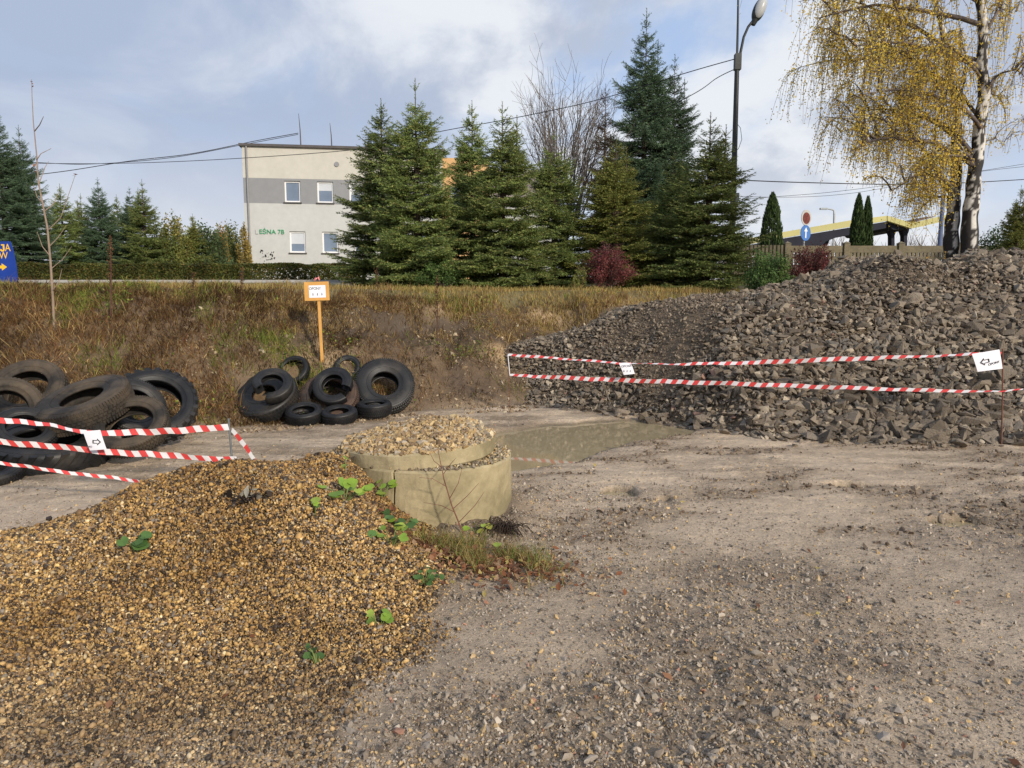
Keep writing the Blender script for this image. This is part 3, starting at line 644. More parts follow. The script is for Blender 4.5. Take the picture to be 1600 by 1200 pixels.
m_rod = mat('dark_steel_rod', (.05, .055, .06), rough=.5, metal=.5, var=(10, .2)); m_rust = mat('rusty_rod', (.16, .07, .045), rough=.7, var=(25, .3)); m_grey = mat('grey_steel', (.22, .24, .25), rough=.45, metal=.6, var=(12, .15))
TG = 'red and white barrier tapes'
# left barrier
pl_t, pl_b = at(357, 654, 6.35), at(362.5, 718, 6.35); pl_b2 = pl_b + (pl_b - pl_t) / np.linalg.norm(pl_b - pl_t) * .55
mb = MB(); mb.tube([pl_t, pl_b, pl_b2], .010, n=8); tag(mb.build('barrier_rod', m_grey), 'grey steel rod holding the left tapes behind the gravel mound', 'rod')
LT = [at(358.5, 668, 6.34), at(300, 670.5, 6.3), at(230, 675.5, 6.25), at(165, 677, 6.2), at(130, 674.5, 6.2), at(80, 664.5, 6.15), at(0, 656, 6.1), at(-160, 640, 6.0)]
tape('barrier_tape', 'upper striped tape from the grey rod to the left edge, with an arrow paper', LT, [.062, .066, .064, .058, .05, .056, .06, .06], [0, 0, .25, .75, 1.1, .5, .1, 0], TG)
LL = [at(372, 717, 6.33), at(340, 717, 6.32), at(240, 710.5, 6.25), at(140, 703.5, 6.2), at(60, 695.5, 6.15), at(0, 690, 6.1), at(-160, 676, 6.0)]
tape('barrier_tape', 'middle striped tape passing in front of the left tyre heap', LL, [.05, .06, .06, .06, .06, .06, .06], [0, .1, 0, 0, 0, .1, 0], TG)
L3 = [at(225, 754, 6.1), at(200, 750, 6.15), at(110, 738.5, 6.1), at(0, 724, 6.05), at(-160, 706, 6.0)]
tape('barrier_tape', 'thin twisted tape lowest at the left running down to the mound', L3, [.03, .034, .034, .034, .034], [0, .3, .2, .4, .3], TG)
RT = [at(361, 671, 6.36), at(372, 683, 6.45), at(384, 699, 6.55), at(398, 719, 6.65), at(420, 750, 6.75)]
tape('barrier_tape', 'short striped tape falling steeply to the right of the grey rod', RT, [.05, .065, .07, .07, .07], [0, .2, .1, 0, 0], TG, stripe=.085)
# right barrier
pr_t, pr_b = at(1566.5, 545, 8.8), at(1565.5, 697, 8.8)
mb = MB(); mb.tube([pr_t, (pr_t + pr_b) / 2 + np.array([.004, 0, 0]), pr_b - np.array([0, 0, .12])], .0085, n=8); tag(mb.build('barrier_rod', m_rust), 'thin rusty rod standing at the right end of the tapes', 'rod')
for vv in (622, 652): pass
pf_t, pf_b = at(794, 546, 11.3), at(797, 640, 11.3)
mb = MB(); mb.tube([pf_t, pf_b - np.array([0, 0, .1])], .006, n=6); tag(mb.build('barrier_rod', m_rust), 'thin dark rod at the far left end of the rubble tapes', 'rod')
T1 = [at(793, 554, 11.28), at(880, 560.5, 10.9), at(970, 567.5, 10.5), at(1060, 569, 10.2), at(1180, 566.5, 9.85), at(1300, 561.5, 9.5), at(1420, 557.5, 9.15), at(1525, 553.5, 8.85), at(1566, 552, 8.78)]
tape('barrier_tape', 'upper striped tape in front of the rubble, two papers hanging on it', T1, [.05, .05, .05, .045, .06, .068, .066, .04, .05], [.6, .75, 1.1, 1.2, .6, .0, 0, .8, .3], TG, stripe=.075)
T2 = [at(796, 586, 11.28), at(900, 591, 10.85), at(1000, 595, 10.5), at(1150, 599.5, 9.95), at(1300, 605, 9.5), at(1450, 610, 9.05), at(1564, 612, 8.76), at(1600, 607.5, 8.7)]
tape('barrier_tape', 'lower striped tape in front of the rubble heap', T2, [.045, .07, .072, .07, .066, .06, .05, .02], [.4, .1, 0, 0, .1, .2, .5, .8], TG, stripe=.075)
mb = MB(); mb.tube([at(793.5, 554, 11.26), at(795, 570, 11.26), at(796.5, 586, 11.26)], .008, n=5); tag(mb.build('tape_end', m_tapw), 'white tape end tied down the far left rod', 'barrier tape')
# papers
def paper(label, corners, Y, words, arrow=None, grp='white paper notices hanging on the tapes'):
    tl, tr, br, bl = [at(*c, Y) for c in corners]
    o_ = (tl + tr + br + bl) / 4; w = (np.linalg.norm(tr - tl) + np.linalg.norm(br - bl)) / 2; h = (np.linalg.norm(bl - tl) + np.linalg.norm(br - tr)) / 2
    t = thing('paper_notice', label, 'notice', group=grp); M = frame(o_, tr - tl, tl - bl); t.matrix_world = M
    Mi = M.inverted(); cs = [np.array(Mi @ Vector(c)) for c in (tl, tr, br, bl)]
    n = 7; V = []
    for j in range(n):
        for i in range(n):
            a, b = i / (n - 1), j / (n - 1); p = cs[0] * (1 - a) * (1 - b) + cs[1] * a * (1 - b) + cs[2] * a * b + cs[3] * (1 - a) * b; V.append(p + np.array([0, 0, .006 * math.sin(a * 3.1) - .006 + .004 * math.sin(b * 3)]))
    V = np.array(V); V2 = V - np.array([0, 0, .0015]); F = [[j * n + i, (j + 1) * n + i, (j + 1) * n + i + 1, j * n + i + 1] for j in range(n - 1) for i in range(n - 1)]
    mb = MB(); mb.add(V, F, smooth=True); mb.add(V2, [f[::-1] for f in F], smooth=True); mb.build('sheet', m_pap, t)
    for s, size, m, x_, y_, rt in words: text('lettering', s, size * h, m, t, (x_ * w, y_ * h, .006), rot=rt)
    if arrow: x_, y_, s, rt = arrow; arrow_outline('printed_arrow', s * w, s * w * .8, m_blk, t, (x_ * w, y_ * h, .006), rt)
    return t
paper('tilted white paper with a right arrow on the upper left tape', [(129, 674), (156, 672), (166, 702), (140, 704)], 6.12, [('OPO', .12, m_gry, -.32, -.30, 0)], (.14, -.08, .50, -.12))
t = paper('small white paper lettered OPONY at the sag of the far tape', [(967, 567), (986, 567), (992, 584), (975, 586)], 10.44, [('OPONY', .24, m_gry, -.05, .20, .05)]); small_arrows(t, .045, -.035, .006, .03)
paper('white paper with a left arrow and OPONY beside the rusty rod', [(1519, 553), (1562, 546), (1567, 576), (1528, 581)], 8.74, [('OPONY', .17, m_blk, .20, -.16, .12)], (-.14, .0, .36, math.pi + .10))

# ------------------------------------------------------------------ grass, weeds
rng = np.random.default_rng(31)
m_grass = mat('dry_grass', attr=True, rough=.75, spec=.15, var=(3, .15), transl=.3)
m_leaf = mat('leaf', attr=True, rough=.6, spec=.25, var=(9, .12), transl=.35)
def blades(mb, pos, h, w, lean, cols, rng, bend=.5):
    n = len(pos); az = rng.uniform(0, 6.283, n); d = np.stack([np.cos(az), np.sin(az), np.zeros(n)], -1); s = np.stack([-d[:, 1], d[:, 0], np.zeros(n)], -1)
    fa = rng.uniform(0, 6.283, n); s = np.stack([np.cos(fa), np.sin(fa), np.zeros(n)], -1)
    up = np.array([0, 0, 1.]); p0 = pos; p1 = pos + up * (h * .6)[:, None] + d * (h * lean * .35)[:, None]; p2 = pos + up * (h * (1 - .3 * lean))[:, None] + d * (h * lean)[:, None]
    wv = s * w[:, None]
    V = np.stack([p0 - wv, p0 + wv, p1 - wv * .8, p1 + wv * .8, p2], 1).reshape(-1, 3); b = np.arange(n)[:, None] * 5
    C = np.repeat(cols, 5, 0)
    mb.add(V, np.hstack([b, b + 1, b + 3, b + 2]), col=C); mb.n -= 0
    k = len(mb.F) - 1; off = mb.n - len(V); mb.F.append((np.hstack([b + 2, b + 3, b + 4]) + off, 0, False))
def leaves(mb, pos, size, cols, rng, nrm=None, mat=0, asp=.6):
    n = len(pos); Rm = rot_rand(rng, n)
    a, b = Rm[:, :, 0], Rm[:, :, 1]
    if nrm is not None:
        nv = nrm + .5 * rng.normal(size=(n, 3)); nv /= np.linalg.norm(nv, axis=1)[:, None]; a = np.cross(nv, Rm[:, :, 2]); a /= np.linalg.norm(a, axis=1)[:, None] + 1e-9; b = np.cross(nv, a)
    s = np.asarray(size).reshape(-1, 1) * np.ones((n, 1)); c3 = np.cross(a, b)
    V = np.stack([pos - a * s, pos - b * s * asp + c3 * s * .12, pos + a * s, pos + b * s * asp + c3 * s * .12], 1).reshape(-1, 3); q = np.arange(n)[:, None] * 4
    mb.add(V, np.hstack([q, q + 1, q + 2, q + 3]), col=np.repeat(cols, 4, 0), mat=mat)
def tcoord(x, y): return (y - foot(x)) / 2.8
STRAW = [(.46, .34, .13), (.36, .25, .09), (.26, .155, .07), (.40, .32, .10), (.18, .10, .055)]
BROWN = [(.20, .115, .048), (.115, .064, .03), (.30, .19, .075), (.16, .075, .034), (.06, .038, .022), (.42, .30, .13)]
GREEN = [(.17, .23, .04), (.26, .28, .06), (.11, .15, .03), (.32, .29, .07)]
def onpile(x, y): return P(x, y) > T(x, y) - .02
TY = [(-3.75, 10.75, .5), (-3.4, 11.45, .22), (-2.75, 11.05, .45), (-2.65, 11.7, .2), (-1.95, 11.3, .45), (-5.9, 8.95, .4), (-4.3, 8.75, .45), (-5.5, 8.1, .6), (-4.4, 8.3, .5), (-6, 8, .5)]
def notyre(x, y): return np.all([np.hypot(x - a, y - b) > r * .6 for a, b, r in TY], 0)
mb = MB()
# the steep overgrown bank
n = 120000; x = rng.uniform(-11.5, 2.4, n); y = foot(x) + rng.uniform(-.05, 1.02, n) * 2.8; t = tcoord(x, y)
veg = np.interp(x, [-4.4, -3.0, -1.6, 2], [1.9, 1.2, .42, .30]); veg = veg * np.where(t > .8, 1.2, 1) * np.interp(x, [-.6, .2], [1, .7]) * (.5 + 1.8 * np.clip(fbm(x, y, .7, 101, 3) + .28, 0, 1)); veg *= sst(t, -.02, .12)
veg = np.where((t < .42) & (x > -1.4), veg * .35, veg); veg = np.where((t > .6) & (t < .82) & (x > -3.6), veg * .35, veg); veg = np.where((x > -3.0) & (x < -1.4) & (t < .75) & (t > .3), veg * .55, veg)
k = (rng.uniform(size=n) < veg) & ~onpile(x, y) & notyre(x, y); x, y, t = x[k], y[k], t[k]; n = len(x)
h = rng.uniform(.04, .19, n) * np.where(rng.uniform(size=n) < .10, 2.0, 1)
c = pick(rng, n, BROWN, [5, 4, 3, 3, 3, 2], .25); tone = np.clip(fbm(x, y, .9, 103, 3) * 1.6, -.5, .5)[:, None]; c *= 1 + tone
gr = (fbm(x, y, .6, 104, 3) + np.where(x > -4, .03, -.02) - .08 > rng.uniform(0, .35, n)); c[gr] = pick(rng, gr.sum(), GREEN, [3, 3, 2, 3], .25)
blades(mb, np.stack([x, y, T(x, y) - .02], -1), h, rng.uniform(.0025, .006, n), rng.uniform(.2, 2.0, n), c, rng)
# the level above: straw-coloured grass
n = 120000; x = rng.uniform(-18, 12, n); y = rng.uniform(11, 22, n) ; y = foot(x) + 2.35 + (rng.uniform(0, 1, n) ** 1.6) * 9.5; k = (np.abs(x) < y * .74 + .5) & (y < 22.0) & ~onpile(x, y); x, y = x[k], y[k]; n = len(x)
pal = pick(rng, n, STRAW, [5, 4, 2.5, 4, 1.2], .22); gl = np.clip(fbm(x, y, 1.5, 106, 3) + np.where(x < -6.3, .30, -.03) + np.where((y > 16.2) & (x > -4.5), .28, 0), 0, 1) * 1.6 > rng.uniform(size=n); pal[gl] = pick(rng, gl.sum(), GREEN, [4, 4, 2, 3], .2)
red = np.clip(fbm(x, y, 1.1, 107, 3), 0, 1) > rng.uniform(.1, 1.0, n); pal[red] = pick(rng, red.sum(), BROWN, [3, 2, 3, 4, 1, 2], .2)
h = rng.uniform(.06, .24, n) * np.interp(y, [13, 16], [1, .8]) * (.75 + np.clip(fbm(x, y, .8, 108, 2), -.4, .6)); w = rng.uniform(.003, .006, n) * np.interp(y, [12, 22], [1, 1.9])
blades(mb, np.stack([x, y, T(x, y) - .02], -1), h, w, rng.uniform(.05, .9, n), pal, rng)
# grass hanging over the eroded lip
n = 16000; x = rng.uniform(-4.5, 2.2, n); t = rng.uniform(.70, .90, n); y = foot(x) + t * 2.8; k = ~onpile(x, y) & (fbm(x, y, .6, 109, 2) > -.16); x, y = x[k], y[k]; n = len(x)
p0 = np.stack([x, y, T(x, y) + .02], -1); hl = rng.uniform(.06, .24, n); d = np.stack([rng.normal(0, .2, n), -.35 * np.ones(n), rng.uniform(-.95, .1, n)], -1); s = np.stack([rng.uniform(.002, .004, n), np.zeros(n), np.zeros(n)], -1)
V = np.stack([p0 - s, p0 + s, p0 + d * hl[:, None]], 1).reshape(-1, 3); mb.add(V, np.arange(len(V)).reshape(-1, 3), col=np.repeat(pick(rng, n, BROWN + STRAW[:2], [3, 3, 4, 2, 3, 4, 3, 4], .25), 3, 0))
o = kind(mb.build('dry_grass', m_grass), 'stuff'); tag(o, 'dry brown and straw coloured grass covering the bank and its top', 'grass')
# broad weeds on the bank
mb = MB(); n = 30000; x = rng.uniform(-11, 2.3, n); y = foot(x) + rng.uniform(.02, 1.0, n) * 2.8; t = tcoord(x, y); dn = np.clip(fbm(x, y, .55, 111, 3) * 2 - .05, 0, 1) * np.interp(x, [-4, -2], [1, .8]) * np.where(t > .75, .35, 1); dn = np.where((x > -1.4) & (t < .35), dn * .25, dn)
k = (rng.uniform(size=n) < dn) & ~onpile(x, y) & notyre(x, y); x, y = x[k], y[k]; n = len(x)
c = pick(rng, n, [(.13, .19, .03), (.27, .33, .05), (.08, .11, .03), (.20, .10, .05), (.36, .28, .08), (.10, .055, .035), (.50, .42, .28)], [5, 4, 4, 4, 2, 4, .5], .25)
leaves(mb, np.stack([x, y, T(x, y) + rng.uniform(.0, .2, n)], -1), rng.uniform(.008, .030, n), c, rng)
o = kind(mb.build('bank_weeds', m_leaf), 'stuff'); tag(o, 'low leafy weeds growing on the slope of the bank', 'weeds')
# clods and stones lying on the bare earth of the bank
mb = MB(); n = 9000; x = rng.uniform(-5, 1.6, n); y = foot(x) + rng.uniform(-.25, .85, n) * 2.8; k = ~onpile(x, y) & (fbm(x, y, .5, 113, 3) > -.1); x, y = x[k], y[k]; n = len(x); r = np.clip(.013 * rng.lognormal(0, .55, n), .005, .06)
scatter(mb, angs, np.stack([x, y, T(x, y) + r * .2], -1), rot_rand(rng, n), r[:, None] * np.ones(3), pick(rng, n, [(.24, .17, .10), (.15, .10, .06), (.36, .28, .18), (.48, .40, .28)], [5, 5, 2, .5], .2), rng)
o = kind(mb.build('earth_clods', m_grav), 'stuff'); tag(o, 'clods of earth and pebbles on the bare part of the bank', 'earth')

# ------------------------------------------------------------------ trees
m_bark = mat('brown_bark', (.085, .062, .045), rough=.9, var=[(6, .3), (30, .3)], bump=[(25, .6, .02)])
m_needle = mat('spruce_needles', attr=True, rough=.65, spec=.25, transl=.2, objrand=.24, var=(1.2, .25))
def spruce(h, rad, seed, pal, wts, leaders=1, dens=1.0, low=.02, power=.66, needle=.055):
    rng = np.random.default_rng(seed); sh = []; wood = MB(); tr = MB()
    heads = [(0., 0., h)]
    for k in range(leaders - 1): heads.append((rng.uniform(-.22, .22) * rad, rng.uniform(-.2, .2) * rad, h * rng.uniform(.84, .95)))
    for hi, (ax, ay, hh) in enumerate(heads):
        z0 = 0 if hi == 0 else h * .45
        zz_ = np.linspace(z0, hh, 12); f_ = (zz_ - z0) / (hh - z0); b_ = sst(zz_ / h, .4, .8) if hi else 0 * zz_
        tr.tube(np.stack([ax * (b_ if hi else f_), ay * (b_ if hi else f_), zz_], -1), np.interp(f_, [0, .85, 1], [.024 * h ** .9 if hi == 0 else .03, .012, .005]), n=7)
        zlist = np.arange(max(h * low + .02, z0 + .15 * h * (hi > 0)), hh - .40, .145 / dens ** .5 * (h / 5.5) ** .4)
        for z in zlist:
            f = z / hh
            if f > .84 and rng.uniform() < .45: continue
            Lr = rad * (max(1 - f, 0) ** power) * min(1, .55 + f * 4) * np.interp(f, [.68, .86, 1], [1, .62, .40]) * (1.0 if hi == 0 else .55) + .06
            for q in range(rng.integers(6, 9) if f < .8 else 5):
                Lb = Lr * rng.uniform(.62, 1.12); az = rng.uniform(0, 6.283); el = np.interp(f, [0, .3, .7, 1], [-.10, .02, .35, .95]) + rng.normal(0, .1)
                t = np.linspace(0, 1, 7); rr = Lb * t * math.cos(el); z_ = z + rng.uniform(-.1, .1) + Lb * (t * math.sin(el) - .22 * t + .26 * t ** 2.2)
                a_ = az + rng.normal(0, .12) * t; bx, by = (ax * float(sst(z / h, .4, .8)), ay * float(sst(z / h, .4, .8))) if hi else (ax, ay)
                Pb = np.stack([bx + rr * np.cos(a_), by + rr * np.sin(a_), z_], -1)
                if Lb > .25: wood.tube(Pb[[0, 2, 4, 6]], np.array([.014, .010, .007, .003]) * (.6 + Lb * .5), n=3, cap=False)
                d_end = Pb[-1] - Pb[-2]; d_end /= np.linalg.norm(d_end)
                for i in range(1, 6): sh.append((Pb[i], (Pb[i + 1] - Pb[i]), f))
                for tt_ in np.arange(.12, .98, .062 / max(Lb, .12)):
                    p = np.array([np.interp(tt_, t, Pb[:, c]) for c in range(3)]); hd = np.array([math.cos(az), math.sin(az), 0])
                    for sg in (-1, 1):
                        if rng.uniform() < .12: continue
                        an = rng.uniform(.65, 1.05) * sg; ls = min(.52, (.42 * Lb * (1.05 - tt_) + .07)) * rng.uniform(.6, 1.15)
                        dd = np.array([math.cos(az + an), math.sin(az + an), rng.uniform(-.30, .10) + .35 * max(f - .5, 0)]); sh.append((p, dd * ls, f))
                        if ls > .2:
                            for w_ in (.35, .65):
                                for s2 in (-1, 1): sh.append((p + dd * ls * w_, np.array([math.cos(az + an + .7 * s2), math.sin(az + an + .7 * s2), rng.uniform(-.35, .0)]) * ls * .42, f))
        top = np.array([ax, ay, hh]); sh.append((top - [0, 0, .3], np.array([0, 0, .28]), 1.0)); sh.append((top - [0, 0, .55], np.array([0, 0, .35]), 1.0)); sh.append((top - [0, 0, .8], np.array([0, 0, .35]), 1.0))
        for k in range(5): a = k * 1.257 + rng.uniform(0, 1); sh.append((top - [0, 0, .34], np.array([math.cos(a) * .6, math.sin(a) * .6, .7]) * .22, 1.0))
    p = np.array([s_[0] for s_ in sh]); d = np.array([s_[1] for s_ in sh]); ff = np.array([s_[2] for s_ in sh]); Ln = np.linalg.norm(d, axis=1)
    cnt = np.maximum(3, (Ln / .0135 * dens).astype(int)); idx = np.repeat(np.arange(len(p)), cnt); m = len(idx)
    t = rng.uniform(0, 1, m); q = p[idx] + d[idx] * t[:, None]; dn = d[idx] / Ln[idx][:, None]
    rv = rng.normal(size=(m, 3)); rv -= dn * (rv * dn).sum(1)[:, None]; rv /= np.linalg.norm(rv, axis=1)[:, None] + 1e-9; rv[:, 2] += .25
    tip = q + (dn * .75 + rv * .65) * (needle * rng.uniform(.6, 1.2, m))[:, None]; bw = dn * .0085
    sidev = np.cross(rv, dn) * .006
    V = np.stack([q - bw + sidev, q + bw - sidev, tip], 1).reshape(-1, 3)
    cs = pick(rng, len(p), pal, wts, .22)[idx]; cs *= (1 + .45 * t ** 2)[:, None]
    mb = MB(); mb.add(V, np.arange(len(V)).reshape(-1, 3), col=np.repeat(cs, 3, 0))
    tr.V += wood.V; tr.C += wood.C
    for f_, m_, s_ in wood.F: tr.F.append((f_ + tr.n, m_, s_))
    tr.n += wood.n
    return mb, tr
SPG = [(.15, .195, .056), (.19, .23, .066), (.10, .145, .05), (.26, .26, .085)]
SPY = [(.19, .21, .05), (.24, .25, .065), (.13, .16, .045), (.30, .26, .08)]
SPB = [(.085, .132, .072), (.112, .165, .09), (.062, .10, .058)]
SPD = [(.10, .065, .045), (.07, .05, .035), (.055, .06, .03), (.13, .085, .055)]
protos = {}
def make_spruce(key, *a, **k):
    mb, tr = spruce(*a, **k); t = thing('spruce_tree', '', 'tree'); tr.build('trunk', m_bark, t); mb.build('crown', m_needle, t); protos[key] = [t, True, a[0], a[1]]
make_spruce('a', 5.6, 1.75, 1, SPG, [4, 3, 3, 1.5], leaders=2)
make_spruce('b', 5.6, 1.55, 2, SPG, [4, 3, 3, 1], leaders=1)
make_spruce('c', 5.2, 1.6, 3, SPG, [3, 4, 2, 1.5], leaders=2)
make_spruce('y', 5.0, 1.6, 4, SPY, [4, 3, 2, 1], leaders=3)
make_spruce('B', 9.5, 2.3, 5, SPB, [4, 3, 3], leaders=2, power=.62, needle=.065, dens=.8)
make_spruce('D', 6.5, 1.2, 6, SPD, [4, 3, 2, 2], leaders=1, power=.7, dens=.55)
def put_spruce(key, u, vb, vt, hw, Y, label, group='spruces on the grass above the bank', rz=None, zoff=-.05):
    t, first, h0, r0 = protos[key]
    o = t if first else copy_tree(t); protos[key][1] = False
    base = at(u, vb * .35 + vt * .65, Y); gz = float(T(np.array([base[0]]), np.array([Y]))[0]); topz = at(u, vt, Y)[2]
    H = topz - gz; o.location = (base[0], Y, gz + zoff); s = H / h0; r = 1.2 * hw / FPX * Y / r0
    o.scale = (r, r, s); o.rotation_euler = (0, 0, random.uniform(0, 6.28) if rz is None else rz); tag(o, label, 'tree', group); return o
random.seed(4)
put_spruce('a', 650, 435, 118, 92, 18.6, 'bushy green spruce with several leaders, nearest to the white building', rz=.4)
put_spruce('b', 597, 435, 150, 82, 19.8, 'pointed spruce directly beside the building windows, behind the bushy one')
put_spruce('b', 738, 435, 153, 70, 20.6, 'slender spruce with long thin leader left of the broad middle spruce')
put_spruce('c', 785, 437, 155, 88, 18.4, 'broad dense spruce in front of the brown roof')
put_spruce('a', 866, 437, 200, 78, 19.8, 'spruce standing in front of the bare tree')
put_spruce('y', 962, 437, 212, 80, 19.4, 'yellowish green spruce behind the first red shrub')
put_spruce('c', 1052, 437, 232, 74, 20.4, 'middle-height spruce under the tall blue-green spruce')
put_spruce('c', 1108, 440, 172, 92, 18.4, 'broad spruce with low spreading branches left of the lamp post', rz=2.2)
put_spruce('B', 1008, 430, 10, 88, 27, 'very tall dark blue-green spruce rising above all others', group='tall dark conifers behind the spruces')
put_spruce('B', 1052, 430, 82, 72, 27.5, 'tall dark spruce just right of the tallest one', group='tall dark conifers behind the spruces')
put_spruce('D', 945, 430, 128, 46, 25.5, 'brown half-dead conifer beside the bare tree', group='tall dark conifers behind the spruces')
LG = 'row of spruces behind the hedge at the left'
for key, u, vt, hw, Y, lab in (('B', 0, 165, 66, 31, 'tallest spruce at the left edge of the photo'), ('B', 34, 193, 52, 32, 'tall spruce with narrow top left of the thin sapling'),
    ('b', 96, 285, 44, 36, 'spruce just right of the thin sapling'), ('c', 128, 300, 38, 38, 'small pointed spruce between the sapling and the tall middle one'),
    ('B', 155, 275, 42, 37, 'dark spruce, highest of the middle left row'), ('b', 184, 302, 34, 40, 'thin-topped small spruce in the middle of the left row'),
    ('B', 204, 290, 36, 38, 'spruce left of the last one in the left row'), ('c', 224, 278, 44, 36, 'dark spruce at the right end of the left row')):
    put_spruce(key, u, 420, vt, hw, Y, lab, group=LG)
put_spruce('y', 302, 420, 332, 34, 38, 'green conifer in the autumn trees left of the building', group='autumn trees between spruces and building')

# leafy shrubs and small crowns
m_twig = mat('grey_twigs', (.13, .105, .085), rough=.9, var=(8, .2))
def shrub(name, label, cat, u, vb, vt, hw, Y, pal, wts, nleaf, leaf, group=None, ntw=40, twcol=None, shape=1.0, seed=1, up=.0):
    rng = np.random.default_rng(seed); b = at(u, vb, Y); gz = float(T(np.array([b[0]]), np.array([Y]))[0]); gz = max(gz, 0); Hh = at(u, vt, Y)[2] - gz; r = hw / FPX * Y
    t = thing(name, label, cat, (b[0], Y, gz - .03), group=group); tw = MB(); pts = []
    for k in range(ntw):
        a = rng.uniform(0, 6.283); q = rng.uniform(.1, 1) ** .6; e = np.array([r * q * math.cos(a), r * q * math.sin(a) * .9, Hh * math.sqrt(max(1 - (q * .92) ** 2, .05)) ** shape * rng.uniform(.75, 1.05)])
        tt_ = np.linspace(0, 1, 6)[:, None]; Pp = e * np.hstack([tt_ ** 1.0, tt_ ** 1.0, tt_ ** .75]) + rng.normal(0, .03 * r, (6, 3)) * tt_; tw.tube(Pp, np.linspace(.012, .003, 6) * (.5 + Hh * .35), n=3, cap=False); pts.append(Pp)
    tw.build('stems', m_twig if twcol is None else twcol, t)
    if nleaf:
        pts = np.array(pts); k = rng.integers(0, len(pts), nleaf); s = rng.uniform(.25, 1.03, nleaf) ** .7; i = np.clip((s * 5).astype(int), 0, 4); f = np.clip(s * 5 - i, 0, 1.1)
        q = pts[k, i] * (1 - f)[:, None] + pts[k, np.minimum(i + 1, 5)] * f[:, None] + rng.normal(0, 1, (nleaf, 3)) * np.array([r, r, Hh * .6]) * .085; q[:, 2] = np.maximum(q[:, 2], .02)
        mb = MB(); cl = pick(rng, len(pts), pal, wts, .2)[k] * rng.uniform(.75, 1.25, (nleaf, 1)); leaves(mb, q, leaf * rng.uniform(.6, 1.3, nleaf), cl, rng); mb.build('foliage', m_leaf, t)
    return t
RED = [(.18, .048, .050), (.13, .036, .040), (.24, .08, .07), (.10, .045, .04)]
shrub('red_shrub', 'dark red shrub in front of the spruces in the middle', 'shrub', 948, 440, 378, 46, 17.2, RED, [4, 3, 2, 2], 9000, .022, 'red autumn shrubs', 90, seed=2)
shrub('red_shrub', 'dark red shrub by the concrete fence behind the rubble', 'shrub', 1268, 425, 378, 42, 17.5, RED, [4, 3, 3, 2], 8000, .022, 'red autumn shrubs', 80, seed=3)
PINE = [(.10, .17, .05), (.14, .21, .06), (.07, .12, .04)]
shrub('young_pine', 'bright green bushy young pine at the left edge of the rubble heap', 'young pine', 1200, 440, 388, 40, 15.6, PINE, [3, 3, 2], 9000, .026, 'young pines', 60, seed=4)
shrub('small_bush', 'small yellow-green bush at the left foot of the red shrub', 'bush', 908, 440, 412, 16, 17.0, SPY, [2, 4, 2, 3], 1500, .02, None, 25, seed=5)
shrub('small_bush', 'low green bush under the bushy spruce by the building', 'bush', 690, 440, 405, 40, 17.6, [(.09, .15, .04), (.12, .19, .05)], [1, 1], 4500, .024, None, 40, seed=6)
AUT = 'autumn trees between spruces and building'
shrub('autumn_tree', 'yellow-green leafy tree next to the left spruces', 'tree', 268, 420, 333, 34, 37, [(.22, .23, .06), (.30, .25, .07), (.15, .18, .05)], [3, 2, 3], 9000, .06, AUT, 50, seed=7)
shrub('autumn_tree', 'orange topped birch-like tree near the building corner', 'tree', 346, 420, 343, 16, 40, [(.42, .24, .06), (.38, .27, .08), (.22, .20, .06)], [3, 2, 3], 4000, .06, AUT, 36, seed=8)
shrub('autumn_tree', 'dull green pine-like tree below the orange treetop', 'tree', 328, 420, 352, 40, 38.5, [(.11, .15, .06), (.085, .125, .05)], [1, 1], 9000, .06, AUT, 40, seed=9)
shrub('autumn_tree', 'olive tree left of the building corner', 'tree', 363, 420, 346, 20, 41, [(.15, .18, .06), (.24, .22, .06)], [2, 1], 5000, .06, AUT, 30, seed=10)
shrub('autumn_tree', 'thin yellow tree touching the corner of the building', 'tree', 382, 420, 350, 12, 39.5, [(.36, .26, .07), (.26, .21, .07)], [1, 1], 3000, .06, AUT, 30, seed=12)

# clipped hedge beyond the road
mb = MB(); rng = np.random.default_rng(41); a0, a1 = at(8, 437, 26.2), at(575, 437, 26.2); hz0 = float(zr(26.2)); hz1 = at(300, 412.5, 26.2)[2]
hl = a1[0] - a0[0]; n = 46000; fx = rng.uniform(0, 1, n); side = rng.uniform(size=n) < .7
hx = a0[0] + hl * fx; hy = np.where(side, 25.75 + np.abs(rng.normal(0, .10, n)), rng.uniform(25.75, 26.6, n)); hz = np.where(side, rng.uniform(hz0, hz1, n), hz1 - np.abs(rng.normal(0, .06, n))) + .09 * fbm(hx, hy, .7, 5, 3)
c = pick(rng, n, [(.085, .10, .025), (.13, .13, .03), (.055, .07, .02), (.16, .11, .035)], [4, 3, 4, 1.6], .25) * (1 + .7 * fbm(hx, hz, .6, 9, 3))[:, None]
leaves(mb, np.stack([hx, hy, hz], -1), rng.uniform(.025, .05, n), c, rng)
h_ = thing('clipped_hedge', 'long low clipped green hedge along the road', 'hedge', (0, 0, 0)); mb.build('foliage', m_leaf, h_)
mb = MB(); V, F = grid_mesh(np.arange(a0[0], a1[0], .25), np.array([25.9, 26.25, 26.6]), lambda X, Y: hz1 - .12 + .09 * fbm(X, Y, .7, 5, 3) * 1.0)
for k in np.arange(a0[0] + .2, a1[0], .4): mb.tube([(k, 26.1, hz0 - .1), (k + .05, 26.1, hz1 - .1)], [.03, .015], n=4)
mb.build('stems', m_bark, h_)

